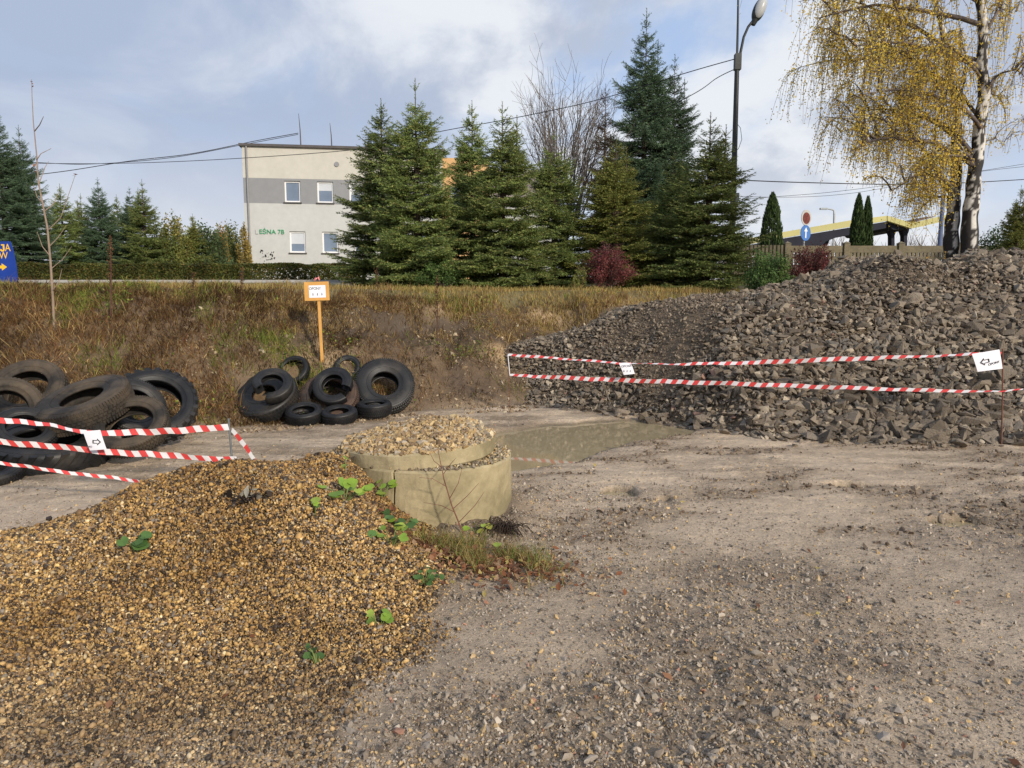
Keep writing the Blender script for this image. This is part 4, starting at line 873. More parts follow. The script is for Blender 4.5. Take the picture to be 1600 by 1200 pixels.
# bare branching tree
def limb(p0, d0, Ln, n, rng, wig=.12, upw=.0):
    P_ = [np.array(p0, float)]; d = np.array(d0, float); d /= np.linalg.norm(d)
    for i in range(n): d = d + rng.normal(0, wig, 3) + np.array([0, 0, upw]); d /= np.linalg.norm(d); P_.append(P_[-1] + d * Ln / n)
    return np.array(P_)
def bare_tree(name, label, u, vb, vt, hw, Y, nst, seed, r0=.05, group=None, m=None, sub=7):
    rng = np.random.default_rng(seed); b = at(u, vb, Y); gz = float(T(np.array([b[0]]), np.array([Y]))[0]); Hh = at(u, vt, Y)[2] - gz; W = hw / FPX * Y
    t = thing(name, label, 'tree', (b[0], Y, gz - .05), group=group); tr = MB(); tw = MB()
    tr.tube([(0, 0, 0), (.02, 0, Hh * .12), (0, .02, Hh * .25)], [r0 * 2.2, r0 * 1.9, r0 * 1.4], n=8)
    for k in range(nst):
        a = 2 * np.pi * k / nst + rng.uniform(-.3, .3); q = rng.uniform(.25, 1) ; e = np.array([W * q * math.cos(a), W * q * math.sin(a), Hh * (.72 if q > .75 else .86) * rng.uniform(.9, 1.05)]); s0 = np.array([0, 0, Hh * rng.uniform(.10, .28)])
        tt_ = np.linspace(0, 1, 9)[:, None]; Pp = s0 + (e - s0) * np.hstack([tt_ ** .8, tt_ ** .8, tt_]) + np.cumsum(rng.normal(0, .012 * Hh, (9, 3)), 0) * np.array([1, 1, .3]); tr.tube(Pp, np.linspace(r0, r0 * .28, 9), n=5, cap=False)
        for j in range(sub):
            f = rng.uniform(.25, .98); i = int(f * 8); p = Pp[i]; out_ = p - np.array([0, 0, p[2]]); out_ /= np.linalg.norm(out_) + .1
            d = np.array([0, 0, 1.]) + .55 * out_ + rng.normal(0, .35, 3); L1 = limb(p, d, Hh * rng.uniform(.12, .28), 6, rng, .10, .05); tw.tube(L1, np.linspace(r0 * .32, r0 * .12, 7), n=3, cap=False)
            for w_ in range(5):
                p2 = L1[rng.integers(1, 7)]; tw.tube(limb(p2, np.array([0, 0, 1.]) + .4 * out_ + rng.normal(0, .5, 3), Hh * rng.uniform(.05, .14), 4, rng, .12, .05), np.linspace(r0 * .16, r0 * .08, 5), n=3, cap=False)
    tr.build('trunk', m or m_bark, t); tw.build('twigs', m or m_bark, t); return t
m_bareb = mat('grey_brown_twigs', (.17, .145, .125), rough=.9, var=(5, .25))
bare_tree('bare_tree', 'leafless tree with many rising branches behind the spruces', 878, 420, 112, 66, 27, 26, 3, .042, m=m_bareb, sub=9)

# ------------------------------------------------------------------ office building
YB = 43.0; A_ = at(385, 412, YB); eB = np.array([1, .14]) / math.hypot(1, .14)
def fx(u, v=330):
    d = ray(u, v); k = d[0] / d[1]; return float((k * A_[1] - A_[0]) / (eB[0] - k * eB[1]))
def zB(v): d = ray(385, v); return HCAM + YB * d[2] / d[1]
bz = 2.0
bld = thing('office_building', 'pale two-storey flat-roofed building with a grey window band, partly hidden by spruces', 'building', (A_[0], YB, 0), math.atan2(.14, 1))
m_beige = mat('beige_render', (.53, .51, .45), rough=.9, var=[(.4, .06), (3, .05)], stain=(1.2, .6, .85, (.42, .40, .34), .5))
m_lgrey = mat('light_grey_render', (.50, .505, .49), rough=.9, var=[(.4, .05), (3, .05)], stain=(1.0, .58, .85, (.42, .42, .40), .5))
m_band = mat('grey_band_render', (.26, .265, .275), rough=.9, var=[(.5, .06), (3, .05)])
m_orange = mat('orange_render', (.58, .36, .17), rough=.9, var=(.6, .07)); m_broof = mat('brown_roof_sheet', (.22, .18, .155), rough=.8, var=(1.5, .15)); m_brick = mat('dark_brick', (.14, .085, .065), rough=.9, var=(6, .2))
m_cap = mat('roof_flashing', (.09, .08, .078), rough=.6, var=(3, .2)); m_pvc = mat('white_pvc', (.78, .78, .78), rough=.5, var=(3, .03)); m_glass = mat('window_glass', (.17, .22, .30), rough=.06, spec=.6, var=(.6, .2)); m_sill = mat('dark_sill', (.10, .09, .09), rough=.6, var=(4, .1)); m_blind = mat('pale_blind', (.55, .58, .62), rough=.8, var=(2, .05))
x0B, x1B = 0.0, fx(692); zt_, zb1, zb0 = zB(228), zB(277.5), zB(317)
wU = [(fx(c - 12.5), fx(c + 12.5), zB(314.5), zB(281)) for c in (458, 509, 559, 610, 661)]
wL = [(fx(c - 12.5, 375), fx(c + 12.5, 375), zB(394), zB(360.5)) for c in (465, 516, 566, 617, 668)]
def strip(mb, z0, z1, holes, mt):
    xs_ = sorted({x0B, x1B, *[h[0] for h in holes], *[h[1] for h in holes]}); zs_ = sorted({z0, z1, *[h[2] for h in holes], *[h[3] for h in holes]})
    for i in range(len(xs_) - 1):
        for j in range(len(zs_) - 1):
            xm, zm = (xs_[i] + xs_[i + 1]) / 2, (zs_[j] + zs_[j + 1]) / 2
            if any(h[0] < xm < h[1] and h[2] < zm < h[3] for h in holes): continue
            a, b, c, d = xs_[i], xs_[i + 1], zs_[j], zs_[j + 1]; mb.add([(a, 0, c), (b, 0, c), (b, 0, d), (a, 0, d)], [[0, 1, 2, 3]], mat=mt)
    for a, b, c, d in holes:
        q = .22; mb.add([(a, 0, c), (b, 0, c), (b, 0, d), (a, 0, d), (a, q, c), (b, q, c), (b, q, d), (a, q, d)], [[0, 4, 5, 1], [1, 5, 6, 2], [2, 6, 7, 3], [3, 7, 4, 0]], mat=mt)
mb = MB(); strip(mb, bz, zb0, wL, 1); strip(mb, zb0, zb1, wU, 2); strip(mb, zb1, zt_, [], 0)
for (a, b, mt) in ((bz, zb0, 1), (zb0, zb1, 2), (zb1, zt_, 0)): mb.add([(0, 0, a), (0, 11, a), (0, 11, b), (0, 0, b)], [[3, 2, 1, 0][::-1]], mat=mt); mb.add([(x1B, 0, a), (x1B, 11, a), (x1B, 11, b), (x1B, 0, b)], [[0, 1, 2, 3]], mat=mt)
mb.add([(0, 11, bz), (x1B, 11, bz), (x1B, 11, zt_), (0, 11, zt_)], [[1, 0, 3, 2]], mat=0); mb.add([(0, .25, bz), (x1B, .25, bz), (x1B, .25, zt_), (0, .25, zt_)], [[0, 1, 2, 3]], mat=2)
mb.build('wall', [m_beige, m_lgrey, m_band], bld)
mb = MB(); mb.box(((x0B + x1B) / 2, 5.5, zt_ + .06), (x1B - x0B + .3, 11.3, .14)); mb.build('roof', m_cap, bld)
for gi, (a, b, c, d) in enumerate(wU + wL):
    q = .13; fr = MB(); w_ = .085
    fr.box(((a + b) / 2, q, c + w_ / 2), (b - a, .07, w_)); fr.box(((a + b) / 2, q, d - w_ / 2), (b - a, .07, w_)); fr.box((a + w_ / 2, q, (c + d) / 2), (w_, .07, d - c - 2 * w_)); fr.box((b - w_ / 2, q, (c + d) / 2), (w_, .07, d - c - 2 * w_))
    wf = fr.build('window', m_pvc, bld)
    pn = MB(); pn.box(((a + b) / 2, q + .02, (c + d) / 2), (b - a - 2 * w_, .012, d - c - 2 * w_)); pn.build('pane', m_glass, wf)
    if gi % 3 != 0: bl = MB(); hh = (.22 + .2 * ((gi * 7) % 3)) * 1.0; bl.box(((a + b) / 2, q + .008, d - w_ - hh / 2), (b - a - 2 * w_, .010, hh)); bl.build('blind', m_blind, wf)
    sl = MB(); sl.box(((a + b) / 2, .02, c - .035), (b - a + .12, .22, .06)); sl.build('sill', m_sill, wf)
xo = fx(768, 240); mb = MB(); zo = zt_ - .12; mb.box(((x1B + xo) / 2, 6.0, (bz + zo) / 2), (xo - x1B - .02, 9.5, zo - bz)); mb.build('orange_wing', m_orange, bld)
wo = MB(); xa, xb_ = fx(706, 300), fx(722, 300); wo.box(((xa + xb_) / 2, 1.22, zB(298)), (xb_ - xa, .08, 1.3)); wwf = wo.build('window', m_pvc, bld); wo = MB(); wo.box(((xa + xb_) / 2, 1.17, zB(298)), (xb_ - xa - .16, .03, 1.14)); wo.build('pane', m_glass, wwf)
xr = fx(868, 240); mb = MB(); zr0, zr1 = zB(300), zt_ + .1
mb.add([(xo, .5, zr0), (xr, .5, zr0), (xr, 6, zr1), (xo, 6, zr1), (xo, 11, zr0), (xr, 11, zr0)], [[0, 1, 2, 3], [3, 2, 5, 4]]); mb.add([(xo, .5, zr0), (xo, 6, zr1), (xo, 11, zr0)], [[0, 1, 2]]); mb.add([(xr, .5, zr0), (xr, 11, zr0), (xr, 6, zr1)], [[0, 1, 2]]); rf = mb.build('pitched_roof', m_broof, bld)
mb = MB(); mb.box(((xo + xr) / 2 + .005, 5.7, (bz + zr0) / 2), (xr - xo - .03, 9.9, zr0 - bz - .01)); mb.build('rear_wing', m_lgrey, bld)
mb = MB(); xc = fx(733, 230); mb.box((xc, 3.0, zt_ + .0), (.75, .7, 1.5)); mb.box((xc, 3.0, zt_ + .78), (.9, .85, .1)); mb.build('chimney', m_brick, bld)
m_green = mat('green_letters', (.03, .32, .14), rough=.6, var=(4, .15)); m_faint = mat('faded_letter', (.40, .42, .40), rough=.9, var=(6, .1))
def stand_text(name, s, size, m, parent, x, y, z, align='LEFT', sx=1.0):
    o = text(name, s, size, m, parent, (x, y, z), depth=.02, align=align, sx=sx); o.rotation_euler = (R_(90), 0, 0); return o
stand_text('lettering', 'EŚNA 7B', .36, m_green, bld, fx(405, 362), -.03, zB(362), sx=1.0); stand_text('lettering', 'L', .36, m_faint, bld, fx(398.5, 362), -.022, zB(362.5))
rg = np.random.default_rng(8); mb = MB()
for k in range(34):
    cx0, cz0 = fx(rg.uniform(404, 430), 396), zB(rg.uniform(391, 408)); s_ = rg.uniform(.02, .07); a = np.sort(rg.uniform(0, 6.28, 6)); prism(mb, np.stack([np.cos(a) * s_ * rg.uniform(.5, 1.6), np.sin(a) * s_], -1), 0, .004); mb.V[-1] = mb.V[-1]
    for q in (-1, -2, -3): mb.V[q] = np.stack([mb.V[q][:, 0] + cx0, -mb.V[q][:, 2] - .006, mb.V[q][:, 1] + cz0], -1)
mb.build('paint_flecks', m_blk, bld)
for u_, vt, lab in ((464.5, 164, 'taller roof antenna with the cable tied to it'), (514.5, 178, 'shorter bare roof antenna')):
    xl = fx(u_, 225); mb = MB(); mb.tube([(xl, 1.5, zt_), (xl - .02, 1.5, zt_ + .6 * (zB(vt) - zt_)), (xl - .08, 1.5, zB(vt))], [.045, .03, .012], n=6); mb.build('antenna_mast', m_cap, bld)

mb = MB(); mb.tube([(.25, -.08, bz), (.25, -.08, zt_ - .02)], .055, n=8); mb.build('downpipe', m_band, bld)
mb = MB(); mb.tube([(fx(526, 253), .02, zB(253)), (fx(526, 253), -.05, zB(253))], .14, n=14); mb.build('wall_vent', m_band, bld)
# ------------------------------------------------------------------ birch
def birch():
    rng = np.random.default_rng(17); Y0 = 16.2
    t = thing('birch_tree', 'large twin-trunked birch with hanging yellow leaves behind the rubble heap', 'tree', (0, 0, 0)); base = at(1505, 402, Y0); gz = float(T(np.array([base[0]]), np.array([Y0]))[0]); t.location = (base[0], Y0, gz - .1); org = np.array([base[0], Y0, gz - .1])
    W = lambda u, v, dy=0.0: at(u, v, Y0 + dy) - org
    bark = mat('birch_bark', attr=True, rough=.75, var=[(20, .1)], bump=[(18, .5, .02)]); limbm = mat('birch_limbs', (.12, .095, .085), rough=.8, var=(8, .3)); leafm = mat('birch_leaves', attr=True, rough=.6, spec=.2, var=(2, .12), transl=.5)
    def trunk(pts, rad):
        pts = np.array(pts); k = np.linspace(0, len(pts) - 1, 170); P_ = np.stack([np.interp(k, np.arange(len(pts)), pts[:, c]) for c in range(3)], -1); P_[:, :2] += .015 * np.stack([np.sin(k * 5), np.cos(k * 4)], -1); r = np.interp(k, np.arange(len(pts)), rad) * (1 + .06 * np.sin(k * 11)); n = 28
        mb = MB(); mb.tube(P_, r, n=n, cap=False); V = mb.V[0]; ang = np.tile(np.arange(n) / n, 170); zz_ = np.repeat(P_[:, 2], n)
        c1 = np.cos(ang * 6.283); s1 = np.sin(ang * 6.283)
        aw = np.abs(ang - .5) * 6.283; f = fbm(aw * .75, zz_ * 1.9 + 3, .5, 3, 4) + fbm(aw * .35 + s1 * .2, zz_ * 7, .5, 4, 3) * .55; hcut = np.interp(zz_, [0, 1.0, 2.2, 3.5, 7], [-.32, -.26, -.17, -.09, .06])
        dark = sst(f, hcut - .0, hcut + .06)[:, None]; dk = 1 - dark if False else 1 - sst(f, -hcut * 0 + (-hcut) * -1 - .03, hcut + .05)[:, None]
        white = np.array([.62, .59, .54]); blk = np.array([.035, .03, .028]); mb.C[0] = white * dk + blk * (1 - dk); mb.build('trunk', bark, t); return P_, r
    t1, _ = trunk([W(1511, 425), W(1516, 340), W(1522, 280), W(1529, 220), W(1536, 150), W(1536, 70), W(1530, -20), W(1526, -120), W(1522, -230)], [.185, .16, .14, .125, .115, .10, .085, .06, .03])
    t2, _ = trunk([W(1484, 425, .3), W(1487, 360, .3), W(1491, 310, .35), W(1494, 262, .4), W(1496, 180, .7), W(1480, 90, .9), W(1462, 0, 1.1), W(1450, -90, 1.2)], [.165, .15, .13, .11, .085, .07, .05, .02])
    lm = MB(); lf = MB(); paths = []
    def add_limb(a, b, rise, r0, k=9):
        tt_ = np.linspace(0, 1, k)[:, None]; Pp = a * (1 - tt_) + b * tt_; Pp[:, 2] += rise * (4 * tt_ * (1 - tt_))[:, 0]; Pp += np.cumsum(rng.normal(0, .035, (k, 3)), 0) * np.array([1, 1, .7]); lm.tube(Pp, np.linspace(r0, r0 * .2, k), n=6, cap=False); paths.append((Pp, r0)); return Pp
    def tk(tr_, z): i = np.argmin(np.abs(tr_[:, 2] - z)); return tr_[i]
    zof = lambda v: W(1500, v)[2]
    main = [(t1, 262, (1330, 235), -1.2, .35, .07), (t1, 255, (1380, 190), 1.3, .5, .06), (t2, 300, (1370, 218), .6, .45, .06), (t2, 290, (1400, 300), -.8, .35, .05), (t1, 110, (1340, 78), -.6, .25, .06), (t1, 95, (1300, 110), 1.0, .35, .05), (t1, 40, (1262, 28), -.2, .3, .06), (t1, 10, (1290, -30), 1.3, .4, .06), (t1, -30, (1280, -70), -1.0, .4, .05), (t1, -70, (1330, -160), .5, .4, .05), (t1, 200, (1350, 150), -1.6, .4, .05), (t1, 180, (1420, 130), 1.7, .4, .04), (t2, 200, (1350, 170), 1.5, .3, .05), (t2, 120, (1290, 60), .8, .35, .05), (t1, 150, (1588, 120), -.3, .25, .035), (t1, 60, (1592, 20), .8, .3, .04), (t1, 0, (1588, -60), -.8, .3, .04), (t1, 260, (1460, 250), -1.6, .2, .04), (t1, 140, (1575, 175), .9, .2, .025), (t2, 60, (1310, -10), .2, .3, .05), (t1, -110, (1400, -210), -.8, .3, .04), (t1, -110, (1590, -170), .4, .3, .04), (t1, 230, (1560, 225), 1.2, .2, .02), (t2, 310, (1425, 345), .9, .3, .035), (t1, 120, (1440, 60), -1.8, .3, .04)]
    for tr_, v0, (u1, v1), dy, rise, r0 in main:
        a = tk(tr_, zof(v0)); b = W(u1, v1, dy); Pp = add_limb(a, b, rise, r0)
        for j in range(6):
            i = rng.integers(2, 9); p = Pp[i]; dirx = (b - a); dirx /= np.linalg.norm(dirx); e = p + dirx * rng.uniform(.3, 1.0) + np.array([0, rng.normal(0, .7), rng.uniform(-.1, .6)]); add_limb(p, e, .15, r0 * .42, 6)
    zlo = lambda x: np.interp(x, [W(1240, 0)[0], W(1290, 0)[0], W(1330, 0)[0], W(1400, 0)[0], W(1450, 0)[0], W(1495, 0)[0], W(1520, 0)[0], W(1600, 0)[0]], [zof(105), zof(240), zof(300), zof(335), zof(378), zof(330), zof(200), zof(210)])
    allp = []; allc = []
    for Pp, r0 in paths:
        Lh = np.linalg.norm(Pp[-1] - Pp[0]); ns = int(Lh * 10.5) + 3; right = Pp[-1][0] > .55
        if right: ns = int(ns * .6)
        for s_ in range(ns):
            f = rng.uniform(.12, 1.0); k = f * (len(Pp) - 1); i = int(min(k, len(Pp) - 2)); p = Pp[i] + (Pp[i + 1] - Pp[i]) * (k - i)
            Ls = rng.uniform(.35, 1.9) * (.8 if r0 < .03 else 1); zm = zlo(p[0]) + rng.uniform(-.25, .9); Ls = max(.18, min(Ls, p[2] - zm)); n = 9; tt_ = np.linspace(0, 1, n); d = rng.normal(0, .30, 2) + np.array([-.16, 0]); sway = rng.normal(0, .03, (n, 2)).cumsum(0) * .6
            S = np.stack([p[0] + d[0] * tt_ ** .6 * min(Ls, .9) + sway[:, 0], p[1] + d[1] * tt_ ** .6 * min(Ls, .9) + sway[:, 1], p[2] + .10 * np.sin(tt_ * 3) - Ls * tt_ ** 1.2], -1); lm.tube(S[::2], np.linspace(.006, .0025, 5), n=3, cap=False)
            m = int(Ls * rng.uniform(14, 34)) + 3; q = rng.uniform(.08, 1, m) * (n - 1); qi = q.astype(int).clip(0, n - 2); pp_ = S[qi] + (S[qi + 1] - S[qi]) * (q - qi)[:, None] + rng.normal(0, .045, (m, 3)); allp.append(pp_)
            tone = rng.uniform(.8, 1.2); allc.append(pick(rng, m, [(.88, .62, .09), (.80, .58, .10), (.58, .48, .11), (.95, .72, .14), (.66, .38, .07), (.40, .37, .10)], [5, 4, 2.4, 3, 1.3, 1], .18) * tone)
    p = np.vstack(allp); c = np.vstack(allc); leaves(lf, p, rng.uniform(.015, .027, len(p)), c, rng, asp=.75)
    lm.build('limbs', limbm, t); lf.build('crown', leafm, t); print('birch leaves', len(p))
birch()

# ------------------------------------------------------------------ lamp post, cables
YL = 21.0; m_pole = mat('black_painted_pole', (.018, .022, .022), rough=.45, spec=.4, var=(6, .2)); m_lens = mat('grey_lamp_cover', (.42, .43, .43), rough=.3, var=(5, .1))
lb = at(1141, 445, YL); lamp = thing('street_lamp', 'tall black lamp post with a curved arm and grey lamp head', 'street lamp', (lb[0], YL, float(T(np.array([lb[0]]), np.array([YL]))[0]) - .2)); lo = np.array(lamp.location)
q = lambda u, v, Y=YL: at(u, v, Y) - lo
mb = MB(); mb.tube([(0, 0, 0), q(1146, 300), q(1152, 88)], [.095, .082, .062], n=12); mb.build('pole', m_pole, lamp)
mb = MB(); mb.box(q(1152.5, 97), (.17, .17, .42)); mb.build('clamp', m_pole, lamp)
mb = MB(); mb.tube([q(1151.5, 100), q(1153, 30), q(1154, -60)], [.035, .03, .022], n=8); mb.build('rod', m_pole, lamp)
mb = MB(); mb.tube([q(1154, 104), q(1157, 82), q(1162, 58), q(1169, 42), q(1176, 33), q(1179, 28)], [.04, .038, .035, .034, .034, .034], n=8); mb.build('arm', m_pole, lamp)
V, F = ico(2); a = np.array([.36, 0, .93]); a /= np.linalg.norm(a); hc = q(1186, 15.5); Mh = np.array(axis_matrix(a))
mb = MB(); mb.add((V * np.array([.165, .15, .34])) @ Mh.T + hc, F, smooth=True); mb.tube([hc - a * .42, hc - a * .22], [.06, .10], n=10); lh = mb.build('lamp_head', m_pole, lamp)
mb = MB(); Vl = V.copy(); mb.add((Vl * np.array([.15, .135, .31])) @ Mh.T + hc + np.array([.02, -.045, .03]), F, smooth=True); mb.build('lens', m_lens, lh)
mb = MB(); mb.tube([q(1149, 190), q(1157, 200), q(1159, 218), q(1154, 232), q(1148, 238)], .008, n=5, cap=False); mb.tube([q(1140, 285), q(1138, 330), q(1137, 380)], .010, n=5, cap=False); mb.build('loose_wire', m_pole, lamp)
mb = MB(); mb.box(q(1151.5, 308), (.10, .10, .22)); mb.build('junction_box', m_grey, lamp)
m_wire = mat('black_cable', (.02, .02, .022), rough=.6, var=(3, .1))
def cable(label, pts, r=.013):
    P_ = np.array([at(*p) for p in pts]); k = np.linspace(0, len(P_) - 1, 50); s = np.arange(len(P_)); Q = []
    for kk in k:                                                        # smooth through the points
        i = int(min(kk, len(P_) - 2)); f = kk - i; p0, p1, p2, p3 = P_[max(i - 1, 0)], P_[i], P_[i + 1], P_[min(i + 2, len(P_) - 1)]
        Q.append(.5 * ((2 * p1) + (-p0 + p2) * f + (2 * p0 - 5 * p1 + 4 * p2 - p3) * f * f + (-p0 + 3 * p1 - 3 * p2 + p3) * f ** 3))
    mb = MB(); mb.tube(Q, r, n=4, cap=False); tag(mb.build('overhead_cable', m_wire), label, 'cable', 'overhead cables')
cable('overhead cable from the top of the lamp post sagging left across the building', [(1149, 92, 21), (1075, 113, 22), (930, 157, 24), (800, 185, 26), (680, 207, 28), (580, 231, 30), (380, 247, 33), (200, 255, 36), (55, 255, 38), (-150, 250, 41)])
cable('overhead cable from the roof antenna sagging to the left trees', [(466, 208, 44), (400, 220, 43.5), (300, 240, 42.5), (200, 252, 42), (65, 272, 41), (-150, 290, 40)], .02)
cable('second cable just under the antenna cable', [(466, 210, 44.2), (380, 226, 43.5), (270, 246, 42.5), (150, 256, 42), (60, 254, 41), (-150, 240, 40)], .016)
cable('short cable from the lamp post down into the spruce', [(1148, 108, 21), (1120, 122, 21.5), (1085, 146, 22.5), (1000, 190, 25)])
cable('overhead cable from the lamp post to the right behind the birch', [(1147, 281, 21), (1250, 285, 22), (1400, 288, 24), (1520, 285, 26), (1700, 274, 29)], .014)
for lab, pts in (('faint far cable rising to the right below the lamp post cable', [(1050, 330, 70), (1160, 312, 70), (1300, 300, 70), (1450, 280, 70), (1700, 240, 70)]), ('faint far cable, lowest one over the yellow canopy', [(1050, 300, 72), (1200, 308, 72), (1330, 302, 72), (1500, 272, 72), (1700, 250, 72)])): cable(lab, pts, .018)

# ------------------------------------------------------------------ right background
YF = 22.0; m_fence = mat('mossy_concrete_fence', (.17, .145, .095), rough=.9, var=[(2, .25), (14, .2)])
fb = at(1230, 400, YF); fence = thing('concrete_fence', 'low mossy concrete picket fence behind the rubble heap', 'fence', (0, YF, float(T(np.array([fb[0]]), np.array([YF]))[0]) - .1)); fzo = fence.location[2]
ztop = at(1350, 384, YF)[2] - fzo; ux = lambda u: at(u, 390, YF)[0]; posts = [1142, 1230, 1322, 1407, 1495, 1585, 1680]
for u_ in posts:
    mb = MB(); mb.box((ux(u_), 0, (ztop + .06) / 2), (.17, .17, ztop + .06)); mb.add(np.array([(-.10, -.10, 0), (.10, -.10, 0), (.10, .10, 0), (-.10, .10, 0), (0, 0, .07)]) + np.array([ux(u_), 0, ztop + .062]), [[0, 1, 4], [1, 2, 4], [2, 3, 4], [3, 0, 4]]); mb.add(np.array([(-.10, -.10, 0), (.10, -.10, 0), (.10, .10, 0), (-.10, .10, 0)]) + np.array([ux(u_), 0, ztop + .0622]), [[3, 2, 1, 0]]); mb.build('post', m_fence, fence)
for k in range(len(posts) - 1):
    a, b = ux(posts[k]) + .09, ux(posts[k + 1]) - .09; mb = MB(); top_rail = k > 0
    if top_rail: mb.box(((a + b) / 2, 0, ztop - .10), (b - a, .06, .20))
    mb.box(((a + b) / 2, 0, .22), (b - a, .06, .40)); mb.box(((a + b) / 2, 0, ztop - .36), (b - a, .055, .07)); n = 13
    for i in range(n): xx = a + (b - a) * (i + .5) / n; hh = ztop - (.2 if top_rail else -.02) ; mb.box((xx, .002, (hh + .42) / 2), (.075, .05, hh - .42 - .004))
    mb.build('panel', m_fence, fence)
m_thuja = mat('thuja_foliage', attr=True, rough=.65, spec=.2, objrand=.15, var=(1.5, .2))
def thuja(label, u, vb, vt, hw, Y, seed):
    rng = np.random.default_rng(seed); b = at(u, vb, Y); gz = float(T(np.array([b[0]]), np.array([Y]))[0]); Hh = at(u, vt, Y)[2] - gz; r = hw / FPX * Y; n = 9000; t = rng.uniform(0, 1, n) ** .85; a = rng.uniform(0, 6.283, n)
    prof = np.interp(t, [0, .1, .35, .6, .8, .93, 1], [.75, .95, 1, .86, .60, .30, .03]) * r * (1 + .25 * fbm(np.cos(a) * 2 + 9, t * 9 + np.sin(a) * 2, 1.0, seed, 3)); q = prof * rng.uniform(.72, 1.04, n); p = np.stack([q * np.cos(a), q * np.sin(a), t * Hh], -1)
    o = thing('thuja', label, 'thuja', (b[0], Y, gz), group='clipped dark thujas behind the fence'); mb = MB(); up = rng.uniform(.05, .10, n); s = .022
    d = np.stack([np.cos(a) * .25, np.sin(a) * .25, np.ones(n)], -1); sv = rng.normal(size=(n, 3)); sv /= np.linalg.norm(sv, axis=1)[:, None]; V = np.stack([p - sv * s, p + sv * s, p + d * up[:, None] * 1.3], 1).reshape(-1, 3)
    mb.add(V, np.arange(len(V)).reshape(-1, 3), col=np.repeat(pick(rng, n, [(.045, .075, .022), (.065, .10, .028), (.03, .05, .018)], [3, 2, 3], .25), 3, 0)); mb.build('crown', m_thuja, o); mb = MB(); mb.tube([(0, 0, -.1), (0, 0, Hh * .9)], [.06, .01], n=6); mb.build('trunk', m_bark, o)
thuja('broad single thuja between the lamp post and the road signs', 1204, 395, 304, 17, 25, 1); thuja('taller slim thuja of the pair in front of the yellow canopy', 1338, 395, 306, 11, 25, 2); thuja('lower slim thuja of the pair in front of the yellow canopy', 1352, 395, 310, 9.5, 25.3, 3)
# road signs
YS = 30.0; sb = at(1257, 395, YS); sgn = thing('road_sign', 'post with a faded red round sign above a blue round arrow sign', 'road sign', (sb[0], YS, 2.2), R_(32)); so = np.array(sgn.location); zS = lambda v: at(1257, v, YS)[2] - so[2]
m_post = mat('galvanised_post', (.35, .36, .36), rough=.5, metal=.4, var=(5, .1)); m_sred = mat('faded_red_sign', (.13, .032, .022), rough=.5, var=[(3, .4), (12, .3)]); m_sgrey = mat('grey_sign_rim', (.45, .44, .42), rough=.6, var=(4, .1)); m_sblue = mat('blue_sign', (.06, .17, .45), rough=.45, var=(4, .08)); m_swhite = mat('white_sign_paint', (.75, .76, .78), rough=.5, var=(5, .04))
mb = MB(); mb.tube([(0, .05, 0), (0, .05, zS(330))], .035, n=8); mb.build('post', m_post, sgn)
def disc(name, r, y, z, th, m, parent, n=36):
    a = np.linspace(0, 2 * np.pi, n, endpoint=False); mb = MB(); V = np.vstack([np.stack([r * np.cos(a), np.full(n, y), z + r * np.sin(a)], -1), np.stack([r * np.cos(a), np.full(n, y - th), z + r * np.sin(a)], -1)])
    mb.add(V, [list(range(n, 2 * n))]); mb.add(V, [list(range(n))[::-1]]); mb.add(V, [[i, (i + 1) % n, n + (i + 1) % n, n + i][::-1] for i in range(n)]); return mb.build(name, m, parent)
d1 = disc('red_disc', .31, 0, zS(340), .02, m_sgrey, sgn); disc('red_face', .23, -.02, zS(341), .006, m_sred, d1); d2_ = disc('blue_disc', .31, 0, zS(364), .02, m_sblue, sgn)
mb = MB(); prism(mb, np.array([(-.035, -.2), (.035, -.2), (.035, .06), (.11, .06), (0, .22), (-.11, .06), (-.035, .06)]), 0, .005); ar = mb.build('white_arrow', m_swhite, d2_); ar.location = (0, -.022, zS(364)); ar.rotation_euler = (R_(90), 0, 0)
# far station canopy
YC = 48.0; m_yel = mat('pale_yellow_fascia', (.50, .46, .20), rough=.7, var=(.5, .12)); m_navy = mat('dark_navy_soffit', (.018, .02, .032), rough=.8, var=(.5, .3)); m_pur = mat('purple_brown_soffit', (.12, .08, .09), rough=.8, var=(.6, .2))
can = thing('station_canopy', 'far yellow-edged canopy roof on dark columns behind the fence', 'canopy', (0, YC, 0)); q = lambda u, v: (at(u, v, YC)[0], at(u, v, YC)[2])
def slab(name, poly, y0, y1, m): mb = MB(); P2 = np.array([q(*p) for p in poly]); n = len(P2); V = np.vstack([np.c_[P2[:, 0], np.full(n, y0), P2[:, 1]], np.c_[P2[:, 0], np.full(n, y1), P2[:, 1]]]); mb.add(V, [list(range(n))]); mb.add(V, [list(range(n, 2 * n))[::-1]]); mb.add(V, [[i, (i + 1) % n, n + (i + 1) % n, n + i][::-1] for i in range(n)]); return mb.build(name, m, can)
slab('fascia', [(1150, 386), (1215, 373), (1330, 354), (1386, 345), (1386, 337), (1330, 344), (1215, 364), (1150, 376)], 0, .3, m_yel)
slab('soffit', [(1150, 387), (1150, 396), (1285, 385), (1292, 377), (1310, 370), (1345, 364), (1386, 356), (1386, 346), (1330, 355), (1215, 374)], .12, 7, m_navy)
slab('fascia', [(1387, 345), (1425, 357), (1448, 352), (1482, 344), (1482, 335), (1448, 343), (1425, 348), (1387, 337)], 0, .3, m_yel)
slab('soffit', [(1387, 346), (1400, 358), (1412, 358), (1425, 358), (1425, 349), (1410, 343)], .35, 7, m_navy)
slab('soffit', [(1426, 347.5), (1448, 342.5), (1470, 336.5), (1450, 338)], .4, 6, m_pur)
